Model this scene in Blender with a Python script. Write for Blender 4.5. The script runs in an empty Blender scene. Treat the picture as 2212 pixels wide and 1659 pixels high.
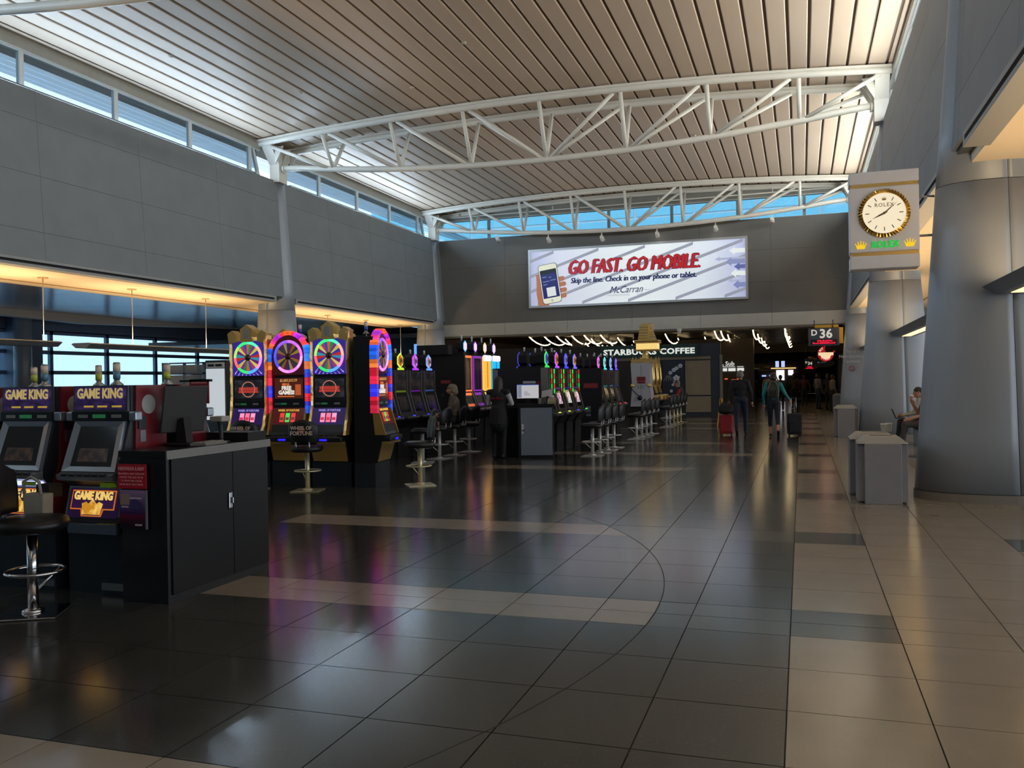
import bpy, bmesh, math, random
from mathutils import Vector, Matrix
random.seed(7)
sc = bpy.context.scene
COL = sc.collection
PI = math.pi
# ------------------------------------------------------------------ camera
def cam_axes(yaw, pitch, roll):
    f = Vector((math.sin(yaw)*math.cos(pitch), math.cos(yaw)*math.cos(pitch), math.sin(pitch)))
    r = Vector((math.cos(yaw), -math.sin(yaw), 0)); u = r.cross(f)
    return r*math.cos(roll)+u*math.sin(roll), -r*math.sin(roll)+u*math.cos(roll), f
CR, CU, CF = cam_axes(*[math.radians(a) for a in (-18.313, -.172, -.956)])
cam_d = bpy.data.cameras.new('camera'); cam = bpy.data.objects.new('camera', cam_d); COL.objects.link(cam)
cam_d.sensor_width = 36; cam_d.lens = 1890.9/2212*36; cam_d.clip_end = 500; cam_d.clip_start = .05
cam.matrix_world = Matrix(((CR.x, CU.x, -CF.x, 0), (CR.y, CU.y, -CF.y, 0), (CR.z, CU.z, -CF.z, 1.58), (0, 0, 0, 1)))
sc.camera = cam
# ------------------------------------------------------------------ world, exposure
vs = sc.view_settings
vs.view_transform = 'Standard'; vs.look = 'None'; vs.gamma = 1; vs.use_curve_mapping = False
vs.exposure = 0.0
wd = bpy.data.worlds.new('sky'); sc.world = wd; wd.use_nodes = True
wn = wd.node_tree; bg = wn.nodes['Background']
tc = wn.nodes.new('ShaderNodeTexCoord'); sx = wn.nodes.new('ShaderNodeSeparateXYZ'); rp = wn.nodes.new('ShaderNodeValToRGB')
wn.links.new(tc.outputs['Generated'], sx.inputs[0]); wn.links.new(sx.outputs['Z'], rp.inputs[0]); wn.links.new(rp.outputs[0], bg.inputs[0])
e = rp.color_ramp.elements
e[0].position = 0.0; e[0].color = (.86, .93, 1.0, 1); e[1].position = .75; e[1].color = (.38, .62, .98, 1)
bg.inputs[1].default_value = 4.0
def area(name, loc, rot, sx_, sy_, power, color, portal=False):
    l = bpy.data.lights.new(name, 'AREA'); l.shape = 'RECTANGLE'; l.size = sx_; l.size_y = sy_; l.energy = power; l.color = color
    if portal: l.cycles.is_portal = True
    o = bpy.data.objects.new(name, l); COL.objects.link(o); o.location = loc; o.rotation_euler = rot
    return o
WARM = (1.0, .70, .38)
# portals steer the daylight through the real window openings
area('daylight_portal', (-15.95, 12, 8.5), (0, -PI/2, 0), .9, 50, 1, (1, 1, 1), True)
area('daylight_portal', (2.35, 12, 8.5), (0, PI/2, 0), .9, 50, 1, (1, 1, 1), True)
area('daylight_portal', (-6.8, 37.3, 8.5), (-PI/2, 0, 0), 17.5, .9, 1, (1, 1, 1), True)
area('daylight_portal', (-32.6, 24, 2.4), (0, -PI/2, 0), 3.6, 60, 1, (1, 1, 1), True)
area('daylight_portal', (14.1, 12, 2.4), (0, PI/2, 0), 3.4, 46, 1, (1, 1, 1), True)
# ------------------------------------------------------------------ materials
def lin(c):
    return tuple((v/255/12.92 if v/255 <= .04045 else ((v/255+.055)/1.055)**2.4) for v in c)
MATS = {}
def P(name, rgb, rough=.5, metal=0, spec=.5, emit=0, var=0, scale=6, bump=0, stretch=None, coat=0, speck=None):
    if name in MATS: return MATS[name]
    m = bpy.data.materials.new(name); m.use_nodes = True; nt = m.node_tree; b = nt.nodes['Principled BSDF']
    c = lin(rgb)
    b.inputs['Base Color'].default_value = (*c, 1); b.inputs['Roughness'].default_value = rough
    b.inputs['Metallic'].default_value = metal; b.inputs['Specular IOR Level'].default_value = spec
    b.inputs['Coat Weight'].default_value = coat
    if emit:
        b.inputs['Emission Color'].default_value = (*c, 1); b.inputs['Emission Strength'].default_value = emit
        m.cycles.emission_sampling = 'NONE'
    if var or bump or speck:
        t = nt.nodes.new('ShaderNodeTexCoord'); mp = nt.nodes.new('ShaderNodeMapping')
        nt.links.new(t.outputs['Object'], mp.inputs[0])
        if stretch: mp.inputs['Scale'].default_value = stretch
        n = nt.nodes.new('ShaderNodeTexNoise'); n.inputs['Scale'].default_value = scale; n.inputs['Detail'].default_value = 4
        nt.links.new(mp.outputs[0], n.inputs[0])
        if var:
            r = nt.nodes.new('ShaderNodeValToRGB'); nt.links.new(n.outputs[0], r.inputs[0])
            r.color_ramp.elements[0].position = .3; r.color_ramp.elements[1].position = .7
            r.color_ramp.elements[0].color = (*[max(0, v*(1-var)) for v in c], 1); r.color_ramp.elements[1].color = (*[min(1, v*(1+var)) for v in c], 1)
            out = r.outputs[0]
            if speck:
                v = nt.nodes.new('ShaderNodeTexVoronoi'); v.inputs['Scale'].default_value = speck[0]; nt.links.new(mp.outputs[0], v.inputs[0])
                mt = nt.nodes.new('ShaderNodeMath'); mt.operation = 'LESS_THAN'; mt.inputs[1].default_value = speck[1]; nt.links.new(v.outputs['Distance'], mt.inputs[0])
                mx = nt.nodes.new('ShaderNodeMix'); mx.data_type = 'RGBA'; nt.links.new(mt.outputs[0], mx.inputs['Factor'])
                nt.links.new(out, mx.inputs[6]); mx.inputs[7].default_value = (*lin(speck[2]), 1); out = mx.outputs[2]
            nt.links.new(out, b.inputs['Base Color'])
        if bump:
            bp = nt.nodes.new('ShaderNodeBump'); bp.inputs['Strength'].default_value = bump; bp.inputs['Distance'].default_value = .01
            nt.links.new(n.outputs[0], bp.inputs['Height']); nt.links.new(bp.outputs[0], b.inputs['Normal'])
    MATS[name] = m; return m
def EM(name, rgb, s=1.0):
    """a lit lamp, screen or backlit print"""
    if name in MATS: return MATS[name]
    m = bpy.data.materials.new(name); m.use_nodes = True; nt = m.node_tree; b = nt.nodes['Principled BSDF']
    c = lin(rgb); b.inputs['Base Color'].default_value = (*[v*.3 for v in c], 1); b.inputs['Roughness'].default_value = .25
    b.inputs['Emission Color'].default_value = (*c, 1); b.inputs['Emission Strength'].default_value = s
    m.cycles.emission_sampling = 'NONE'
    MATS[name] = m; return m
def screen_mat(name, base, hot, scale=(6, 6, 6), s=.8, rough=.12):
    """a lit display whose picture is soft colour patches"""
    if name in MATS: return MATS[name]
    m = bpy.data.materials.new(name); m.use_nodes = True; nt = m.node_tree; b = nt.nodes['Principled BSDF']
    t = nt.nodes.new('ShaderNodeTexCoord'); mp = nt.nodes.new('ShaderNodeMapping'); mp.inputs['Scale'].default_value = scale
    nt.links.new(t.outputs['Object'], mp.inputs[0])
    n = nt.nodes.new('ShaderNodeTexNoise'); n.inputs['Scale'].default_value = 1; n.inputs['Detail'].default_value = 5; nt.links.new(mp.outputs[0], n.inputs[0])
    r = nt.nodes.new('ShaderNodeValToRGB'); nt.links.new(n.outputs[0], r.inputs[0]); r.color_ramp.elements[0].position = .42; r.color_ramp.elements[1].position = .68
    r.color_ramp.elements[0].color = (*lin(base), 1); r.color_ramp.elements[1].color = (*lin(hot), 1)
    b.inputs['Base Color'].default_value = (.01, .01, .012, 1); b.inputs['Roughness'].default_value = rough
    nt.links.new(r.outputs[0], b.inputs['Emission Color']); b.inputs['Emission Strength'].default_value = s
    m.cycles.emission_sampling = 'NONE'
    MATS[name] = m; return m
def glass_mat(nm, tint):
    m = bpy.data.materials.new(nm); m.use_nodes = True; nt = m.node_tree
    for n in list(nt.nodes):
        if n.type != 'OUTPUT_MATERIAL': nt.nodes.remove(n)
    t = nt.nodes.new('ShaderNodeBsdfTransparent'); t.inputs[0].default_value = (*tint, 1)
    g = nt.nodes.new('ShaderNodeBsdfGlossy'); g.inputs['Roughness'].default_value = .03
    x = nt.nodes.new('ShaderNodeMixShader'); x.inputs[0].default_value = .06
    nt.links.new(t.outputs[0], x.inputs[1]); nt.links.new(g.outputs[0], x.inputs[2]); nt.links.new(x.outputs[0], nt.nodes['Material Output'].inputs[0])
    return m
GLASS = glass_mat('tinted_window_glass', (.56, .64, .68)); CLEAR = glass_mat('clear_window_glass', (.9, .95, .96)); AISLE_GLASS = glass_mat('aisle_window_glass', (.46, .56, .60))
wall_m = P('wall_panel_paint', (124, 128, 132), .55, var=.05, scale=1.5)
wall_core = P('wall_joint_shadow_gap', (84, 86, 88), .8)
col_m = P('column_metal_panel', (150, 157, 165), .40, .15, var=.04, scale=2, stretch=(1, 1, .2))
white_m = P('white_steel_paint', (226, 222, 212), .42, var=.03, scale=3)
trimg = P('grey_trim', (150, 150, 148), .45)
black_m = P('black_laminate', (17, 19, 22), .35, var=.15, scale=4)
blackm2 = P('matte_black', (12, 12, 13), .6, var=.1)
plinth_m = P('dark_blue_plinth', (22, 31, 40), .45, var=.15, scale=4)
ceil_m = P('ceiling_metal_panel', (204, 184, 164), .46, .0, spec=.35, var=.06, scale=1.2, stretch=(1, .15, 1))
ceil_gap = P('ceiling_gap_dark', (104, 92, 80), .8)
soffit_m = P('cream_soffit', (236, 216, 184), .6)
chrome = P('chrome', (205, 205, 208), .12, 1.0)
steel = P('brushed_steel', (170, 172, 175), .28, .9)
gold = P('polished_gold', (236, 200, 124), .30, .72, bump=.25, scale=25)
goldf = P('satin_gold', (186, 152, 84), .36, .6)
satin = P('satin_aluminium', (206, 206, 204), .34, .45)
tile_dark = P('dark_terrazzo', (58, 59, 56), .16, var=.12, scale=2, spec=.5, speck=(70, .12, (88, 84, 76)))
tile_mid = P('grey_terrazzo', (78, 80, 78), .16, var=.1, scale=2, spec=.5, speck=(70, .12, (104, 100, 92)))
tile_light = P('beige_terrazzo', (148, 138, 123), .17, var=.06, scale=2, spec=.5, speck=(55, .13, (138, 122, 104)))
grout = P('floor_grout', (30, 29, 27), .7)
# ------------------------------------------------------------------ mesh builder
class G:
    def __init__(s): s.v = []; s.f = []; s.m = []; s.smooth = []
    def add(s, vs, fs, m=0, sm=False):
        o = len(s.v); s.v += [tuple(v) for v in vs]
        for f in fs: s.f.append([i+o for i in f]); s.m.append(m); s.smooth.append(sm)
        return s
    def box(s, x0, x1, y0, y1, z0, z1, m=0):
        return s.add([(x0,y0,z0),(x1,y0,z0),(x1,y1,z0),(x0,y1,z0),(x0,y0,z1),(x1,y0,z1),(x1,y1,z1),(x0,y1,z1)],
            [(3,2,1,0),(4,5,6,7),(0,1,5,4),(1,2,6,5),(2,3,7,6),(3,0,4,7)], m)
    def cbox(s, x0, x1, y0, y1, z0, z1, c=.01, m=0):
        """box with chamfered edges"""
        c = min(c, (x1-x0)*.45, (y1-y0)*.45, (z1-z0)*.45)
        bm = bmesh.new(); bmesh.ops.create_cube(bm, size=1)
        for v in bm.verts: v.co = Vector(((x0+x1)/2+v.co.x*(x1-x0), (y0+y1)/2+v.co.y*(y1-y0), (z0+z1)/2+v.co.z*(z1-z0)))
        bmesh.ops.bevel(bm, geom=bm.edges[:], offset=c, segments=2, profile=.5, affect='EDGES')
        bm.verts.index_update(); s.add([v.co[:] for v in bm.verts], [[v.index for v in f.verts] for f in bm.faces], m, False); bm.free(); return s
    def prism(s, poly, axis, a, b, m=0, sm=False):
        n = len(poly)
        mk = {'x': lambda p, t: (t, p[0], p[1]), 'y': lambda p, t: (p[0], t, p[1]), 'z': lambda p, t: (p[0], p[1], t)}[axis]
        vs = [mk(p, a) for p in poly]+[mk(p, b) for p in poly]
        s.add(vs, [list(range(n))[::-1], list(range(n, 2*n))], m)
        o = len(s.v)-2*n
        for i in range(n):
            j = (i+1) % n; s.f.append([o+i, o+j, o+n+j, o+n+i]); s.m.append(m); s.smooth.append(sm)
        return s
    def cyl(s, p0, p1, r0, r1=None, n=12, m=0, cap=True):
        r1 = r0 if r1 is None else r1; p0 = Vector(p0); p1 = Vector(p1); d = (p1-p0).normalized()
        a = d.orthogonal().normalized(); b = d.cross(a)
        vs = [p0+(a*math.cos(t)+b*math.sin(t))*r0 for t in [2*PI*i/n for i in range(n)]]+[p1+(a*math.cos(t)+b*math.sin(t))*r1 for t in [2*PI*i/n for i in range(n)]]
        fs = [(i, (i+1) % n, n+(i+1) % n, n+i) for i in range(n)]
        s.add(vs, fs, m, True)
        if cap:
            o = len(s.v)-2*n; s.f += [[o+i for i in range(n)][::-1], [o+n+i for i in range(n)]]; s.m += [m, m]; s.smooth += [False, False]
        return s
    def tube(s, pts, r, n=8, m=0, closed=False):
        pts = [Vector(p) for p in pts]; k = len(pts); rs = r if isinstance(r, (list, tuple)) else [r]*k
        ring = []; a = None
        for i, p in enumerate(pts):
            if closed: d = (pts[(i+1) % k]-pts[i-1]).normalized()
            else: d = (pts[min(i+1, k-1)]-pts[max(i-1, 0)]).normalized()
            if a is None: a = d.orthogonal().normalized()
            a = (a-d*a.dot(d)).normalized(); b = d.cross(a)
            ring += [p+(a*math.cos(t)+b*math.sin(t))*rs[i] for t in [2*PI*j/n for j in range(n)]]
        fs = []
        for i in range(k if closed else k-1):
            i2 = (i+1) % k
            for j in range(n): fs.append((i*n+j, i*n+(j+1) % n, i2*n+(j+1) % n, i2*n+j))
        s.add(ring, fs, m, True)
        if not closed:
            o = len(s.v)-k*n; s.f += [[o+j for j in range(n)][::-1], [o+(k-1)*n+j for j in range(n)]]; s.m += [m, m]; s.smooth += [False, False]
        return s
    def lathe(s, prof, n=16, c=(0, 0, 0), axis='z', m=0, sm=True):
        k = len(prof); vs = []
        for r, h in prof:
            for j in range(n):
                t = 2*PI*j/n; x, y = r*math.cos(t), r*math.sin(t)
                vs.append({'z': (c[0]+x, c[1]+y, c[2]+h), 'y': (c[0]+x, c[1]+h, c[2]+y), 'x': (c[0]+h, c[1]+x, c[2]+y)}[axis])
        fs = [(i*n+j, i*n+(j+1) % n, (i+1)*n+(j+1) % n, (i+1)*n+j) for i in range(k-1) for j in range(n)]
        s.add(vs, fs, m, sm); o = len(s.v)-k*n
        s.f += [[o+j for j in range(n)][::-1], [o+(k-1)*n+j for j in range(n)]]; s.m += [m, m]; s.smooth += [False, False]
        return s
    def ell(s, c, r, nu=12, nv=8, m=0):
        vs = [(c[0], c[1], c[2]+r[2])]
        for i in range(1, nv):
            p = PI*i/nv
            for j in range(nu):
                t = 2*PI*j/nu; vs.append((c[0]+r[0]*math.sin(p)*math.cos(t), c[1]+r[1]*math.sin(p)*math.sin(t), c[2]+r[2]*math.cos(p)))
        vs.append((c[0], c[1], c[2]-r[2])); fs = [(0, 1+j, 1+(j+1) % nu) for j in range(nu)]
        for i in range(nv-2):
            for j in range(nu): fs.append((1+i*nu+j, 1+(i+1)*nu+j, 1+(i+1)*nu+(j+1) % nu, 1+i*nu+(j+1) % nu))
        l = len(vs)-1; fs += [(1+(nv-2)*nu+j, l, 1+(nv-2)*nu+(j+1) % nu) for j in range(nu)]
        return s.add(vs, fs, m, True)
    def mesh(s, name, mats):
        me = bpy.data.meshes.new(name); me.from_pydata(s.v, [], s.f)
        for m in (mats if isinstance(mats, (list, tuple)) else [mats]): me.materials.append(m)
        me.polygons.foreach_set('material_index', s.m); me.polygons.foreach_set('use_smooth', s.smooth)
        bm = bmesh.new(); bm.from_mesh(me); bmesh.ops.recalc_face_normals(bm, faces=bm.faces); bm.to_mesh(me); bm.free()
        me.update(); return me
    def build(s, name, mats, parent=None, loc=(0, 0, 0), rot=(0, 0, 0), bevel=0):
        o = bpy.data.objects.new(name, s.mesh(name, mats)); COL.objects.link(o); o.location = loc; o.rotation_euler = rot
        if parent: o.parent = parent
        if bevel:
            b = o.modifiers.new('bevel', 'BEVEL'); b.width = bevel; b.segments = 2; b.limit_method = 'ANGLE'
        return o
def tag(o, label, cat, group=None):
    o['label'] = label; o['category'] = cat
    if group: o['group'] = group
    return o
def thing(name, label, cat, loc=(0, 0, 0), rz=0, group=None):
    o = bpy.data.objects.new(name, None); COL.objects.link(o); o.location = loc; o.rotation_euler = (0, 0, rz); o.empty_display_size = .1
    return tag(o, label, cat, group)
def struct(o): o['kind'] = 'structure'; return o
def sroot(name, loc=(0, 0, 0)):
    o = bpy.data.objects.new(name, None); COL.objects.link(o); o.location = loc; return struct(o)
def inst(name, me, parent, loc=(0, 0, 0), rot=(0, 0, 0)):
    o = bpy.data.objects.new(name, me); COL.objects.link(o); o.parent = parent; o.location = loc; o.rotation_euler = rot; return o
def dup(root, loc, rz, label=None, group=None):
    r = root.copy(); COL.objects.link(r); r.location = loc; r.rotation_euler = (0, 0, rz)
    if label: r['label'] = label
    if group: r['group'] = group
    for ch in list(root.children):
        c = ch.copy(); COL.objects.link(c); c.parent = r
        for g2 in ch.children:
            d = g2.copy(); COL.objects.link(d); d.parent = c
    return r
def text(name, s, size, mat, parent, loc, rot=(PI/2, 0, 0), ext=.002, align='CENTER', shear=0, bold=0, sx=1, space=1):
    cu = bpy.data.curves.new(name, 'FONT'); cu.body = s; cu.size = size; cu.extrude = ext; cu.align_x = align; cu.shear = shear; cu.offset = bold; cu.space_character = space
    cu.resolution_u = 2
    t = bpy.data.objects.new(name, cu); COL.objects.link(t)
    dg = bpy.context.evaluated_depsgraph_get(); me = bpy.data.meshes.new_from_object(t.evaluated_get(dg)); me.name = name
    bpy.data.objects.remove(t); bpy.data.curves.remove(cu)
    me.materials.clear(); me.materials.append(mat)
    o = bpy.data.objects.new(name, me); COL.objects.link(o); o.location = loc; o.rotation_euler = rot; o.scale = (sx, 1, 1)
    if parent: o.parent = parent
    return o
def arc_pts(cx, cy, r, a0, a1, n): return [(cx+r*math.cos(a0+(a1-a0)*i/n), cy+r*math.sin(a0+(a1-a0)*i/n)) for i in range(n+1)]
# ================================================================== THE SETTING
XL, XR = -15.42, 1.82          # inner face of the hall walls at their lower edge (z 4.35)
HC = -6.8                      # middle of the hall
LEAN = .063                    # the walls lean outward
def wx(side, z):
    return (XL-LEAN*(z-4.35)) if side < 0 else (XR+LEAN*(z-4.35))
def ceil_z(x): return 9.56-.37*((x-HC)/9.2)**2
# ---- floor: terrazzo tiles on a 0.63 m grid
floor = sroot('floor')
G().box(-34, 14.5, -14, 86, -.3, -.006).build('floor_slab', grout, floor)
TS = .63; X0 = -.09; Y0 = 3.07
CIRC = [(-7.0, 5.9, 6.03), (-7.0, 18.5, 6.03), (-7.0, 31.1, 6.03), (-7, -6.7, 6.03)]
def clip_circle(c, x0, x1, y0, y1):
    poly = [(c[0]+c[2]*math.cos(2*PI*i/240), c[1]+c[2]*math.sin(2*PI*i/240)) for i in range(240)]
    for ax, val, sg in ((0, x0, 1), (0, x1, -1), (1, y0, 1), (1, y1, -1)):
        out = []
        for i in range(len(poly)):
            a, b = poly[i-1], poly[i]; ia = sg*(a[ax]-val) >= 0; ib = sg*(b[ax]-val) >= 0
            if ia != ib:
                t = (val-a[ax])/(b[ax]-a[ax]); out.append((a[0]+t*(b[0]-a[0]), a[1]+t*(b[1]-a[1])))
            if ib: out.append(b)
        poly = out
        if len(poly) < 3: return []
    return poly
def proj(x, y, z):
    d = Vector((x, y, z-1.58)); s = d.dot(CF)
    if s < .2: return None
    return 1106+1890.9*d.dot(CR)/s, 829.5-1890.9*d.dot(CU)/s, s
pieces = []   # (poly, material, ztop, size key)
gp = .0035
for i in range(-52, 24):
    for k in range(-25, 90):
        x0 = X0+i*TS; x1 = x0+TS; y0 = Y0+k*TS; y1 = y0+TS
        stripe = (k % 5) == 4
        halves = [(y0, y0+TS/2), (y0+TS/2, y1)] if stripe and k == 4 and -9 < i < 5 else [(y0, y1)]
        for (ya, yb) in halves:
            rect = [(x0+gp, ya+gp), (x1-gp, ya+gp), (x1-gp, yb-gp), (x0+gp, yb-gp)]
            if i >= 0:
                dark = stripe and (i == 0 or i == 3)
                pieces.append((rect, tile_mid if dark else tile_light, 0)); continue
            if x1 < -5.7 or not stripe:
                pieces.append((rect, tile_dark, 0)); continue
            cs = [c for c in CIRC if abs((ya+yb)/2-c[1]) < c[2]]
            if not cs: pieces.append((rect, tile_mid, 0)); continue
            c = cs[0]; inn = [math.hypot(p[0]-c[0], p[1]-c[1]) < c[2] for p in rect]
            if all(inn): pieces.append((rect, tile_light, 0))
            elif not any(inn): pieces.append((rect, tile_mid, 0))
            else:
                pieces.append((rect, tile_mid, -.0012))
                pl = clip_circle(c, x0+gp, x1-gp, ya+gp, yb-gp)
                if pl: pieces.append((pl, tile_light, 0))
def piece_key(pc):
    xs = [p[0] for p in pc[0]]; ys = [p[1] for p in pc[0]]; q = proj(sum(xs)/len(xs), sum(ys)/len(ys), 0)
    if not q or not (-60 < q[0] < 2270 and q[1] < 1720): return 0
    return (max(xs)-min(xs))*(max(ys)-min(ys))/q[2]**3
pieces.sort(key=piece_key, reverse=True)
for poly, m, zt in pieces[:300]:
    G().prism(poly, 'z', -.006+zt, zt).build('floor_tile', m, floor)
far = {}
for poly, m, zt in pieces[300:]:
    far.setdefault(m.name, (G(), m))[0].prism(poly, 'z', -.006+zt, zt)
for g_, m in far.values():
    o = g_.build('far_floor_tiles', m, floor); o['kind'] = 'stuff'
for c in CIRC[:3]:
    a = [(c[0]+c[2]*math.cos(t), c[1]+c[2]*math.sin(t)) for t in [(-.5+i/60)*PI*.62 for i in range(61)]]
    b = [(c[0]+(c[2]+.007)*math.cos(t), c[1]+(c[2]+.007)*math.sin(t)) for t in [(-.5+i/60)*PI*.62 for i in range(61)]]
    G().prism(a+b[::-1], 'z', -.004, .0007).build('arc_joint', grout, floor)
# ---- main ceiling: arched, long metal planks
ceiling = sroot('ceiling')
N = 41; PW = (2.55-(-16.15))/N
g = G()
xs = [-16.6+i*(19.6/40) for i in range(41)]
g.prism([(x, ceil_z(x)+.06) for x in xs]+[(x, ceil_z(x)+.35) for x in xs[::-1]], 'y', -13.6, 37.6)
g.build('ceiling_deck', ceil_gap, ceiling)
for i in range(N):
    xa = -16.15+i*PW+.03; xb = xa+PW-.06
    za, zb = ceil_z(xa), ceil_z(xb)
    for (ya, yb) in ((-13.5, 12), (12.01, 37.3)):
        # shallow pan with turned-up edges
        G().prism([(xa, za+.05), (xa, za+.012), (xa+.02, za), (xb-.02, zb), (xb, zb+.012), (xb, zb+.05)], 'y', ya, yb).build('ceiling_plank', ceil_m, ceiling)
fit = P('ceiling_fitting', (190, 180, 165), .5)
for (x, y) in ((-12.6, 20.5), (-9.8, 21.5), (-7.4, 19.2), (-6.4, 26), (-11, 30), (-3.2, 29), (-13.9, 17)):
    z = ceil_z(x)
    G().lathe([(.02, -.05), (.05, -.04), (.06, 0)], 12, (x, y, z)).build('ceiling_sprinkler', fit, ceiling)
# ---- hall side walls, each a fascia of leaning panels above the side aisles
TY = [-.6, 11.7, 24.0, 36.3]
rows = [4.35, 4.95, 6.17, 7.36, 8.03]
for side, nm in ((-1, 'wall_left'), (1, 'wall_right')):
    w = sroot(nm)
    o = -1 if side < 0 else 1
    def pr(z, d): return wx(side, z)+o*d
    G().prism([(pr(4.3, .06), 4.30), (pr(8.03, .06), 8.03), (pr(8.03, .45), 8.03), (pr(4.3, .45), 4.30)], 'y', -13, 37.4).build('wall_core', wall_core, w)
    ends = [-13]+TY+[37.0]
    for b in range(len(ends)-1):
        n = 4 if ends[b+1]-ends[b] > 6 else 1
        for i in range(n):
            ya = ends[b]+(ends[b+1]-ends[b])*i/n+.003; yb = ends[b]+(ends[b+1]-ends[b])*(i+1)/n-.003
            for j in range(4):
                z0, z1 = rows[j]+.003, rows[j+1]-.003
                G().prism([(pr(z0, 0), z0), (pr(z1, 0), z1), (pr(z1, .05), z1), (pr(z0, .05), z0)], 'y', ya, yb).build('wall_panel', wall_m, w)
    # lower trim: light strip, black slot, light strip
    x = wx(side, 4.35); xa, xb = sorted((x-o*.03, x+o*.25))
    t = sroot('trim_1' if side < 0 else 'trim_2')
    for (ya, yb) in ((-12.9, -1.15), (-.05, 11.15), (12.25, 23.45), (24.55, 35.75)):
        G().box(xa, xb, ya, yb, 4.285, 4.345).build('trim_strip', trimg, t)
        G().box(xa+.05, xb-.05, ya+.02, yb-.02, 4.225, 4.287).build('trim_slot', P('slot_black', (8, 9, 12), .7), t)
        G().box(xa, xb, ya, yb, 4.168, 4.226).build('trim_strip', trimg, t)
        G().box(xa, xb, ya, ya+.1, 4.226, 4.285).build('trim_end', trimg, t); G().box(xa, xb, yb-.1, yb, 4.226, 4.285).build('trim_end', trimg, t)
    # warm soffit over the side aisle
    s = sroot('soffit_left' if side < 0 else 'soffit_right')
    xi = x+o*.2
    a, b = sorted((xi, xi+o*2.0)); G().box(a, b, -13, 37, 4.175, 4.3).build('soffit_board', soffit_m, s)
    a, b = sorted((xi+o*2.06, xi+o*2.6)); G().box(a, b, -13, 37, 4.165, 4.3).build('soffit_board', soffit_m, s)
    a, b = sorted((xi+o*1.98, xi+o*2.08)); G().box(a+.02, b-.02, -13, 37, 4.155, 4.3).build('soffit_reveal', P('soffit_reveal', (156, 124, 86), .7), s)
# ---- clerestory windows along both long walls
frame_w = P('window_frame_white', (206, 208, 204), .4)
beam_m = P('ring_beam_grey', (150, 148, 140), .5, var=.04)
wi = 0
for side in (-1, 1):
    o = side
    xg = wx(side, 8.03)+o*.25
    for b, (y0, y1) in enumerate(((-12.9, -1.2), (-.1, 11.1), (12.2, 23.4), (24.5, 35.9))):
        wi += 1; w = sroot('window_%d' % wi)
        a, c = sorted((xg-o*.04, xg+o*.06))
        G().box(a, c, y0, y1, 8.03, 8.07).build('window_sill', frame_w, w)
        G().box(a, c, y0, y1, 8.86, 8.91).build('window_head', frame_w, w)
        # slanted end posts and upright mullions
        ms = [y0+2.45, y0+5.2, y0+7.95, y0+10.7] if b else [y0+2.4, y0+5.1, y0+7.8, y0+10.6]
        for y in ms: G().box(a, c, y-.055, y+.055, 8.07, 8.86).build('mullion', frame_w, w)
        G().prism([(y0, 8.07), (y0+.08, 8.07), (y0-.12, 8.86), (y0-.2, 8.86)], 'x', a, c).build('mullion', frame_w, w)
        G().prism([(y1, 8.07), (y1-.08, 8.07), (y1-.36, 8.86), (y1-.28, 8.86)], 'x', a, c).build('mullion', frame_w, w)
        es = [y0+.04]+ms+[y1-.1]
        for i in range(len(es)-1):
            G().box(xg, xg+.012, es[i]+.05, es[i+1]-.05, 8.07, 8.86).build('window_pane', GLASS if side < 0 else CLEAR, w)
    r = sroot('ring_beam_left' if side < 0 else 'ring_beam_right')
    a, c = sorted((xg-o*.10, xg+o*.5)); G().box(a, c, -13, 37.4, 8.9, 9.06).build('beam_board', beam_m, r)
    a, c = sorted((xg-o*.02, xg+o*.5)); G().box(a, c, -13, 37.4, 9.06, 9.5).build('beam_board', beam_m, r)
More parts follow.
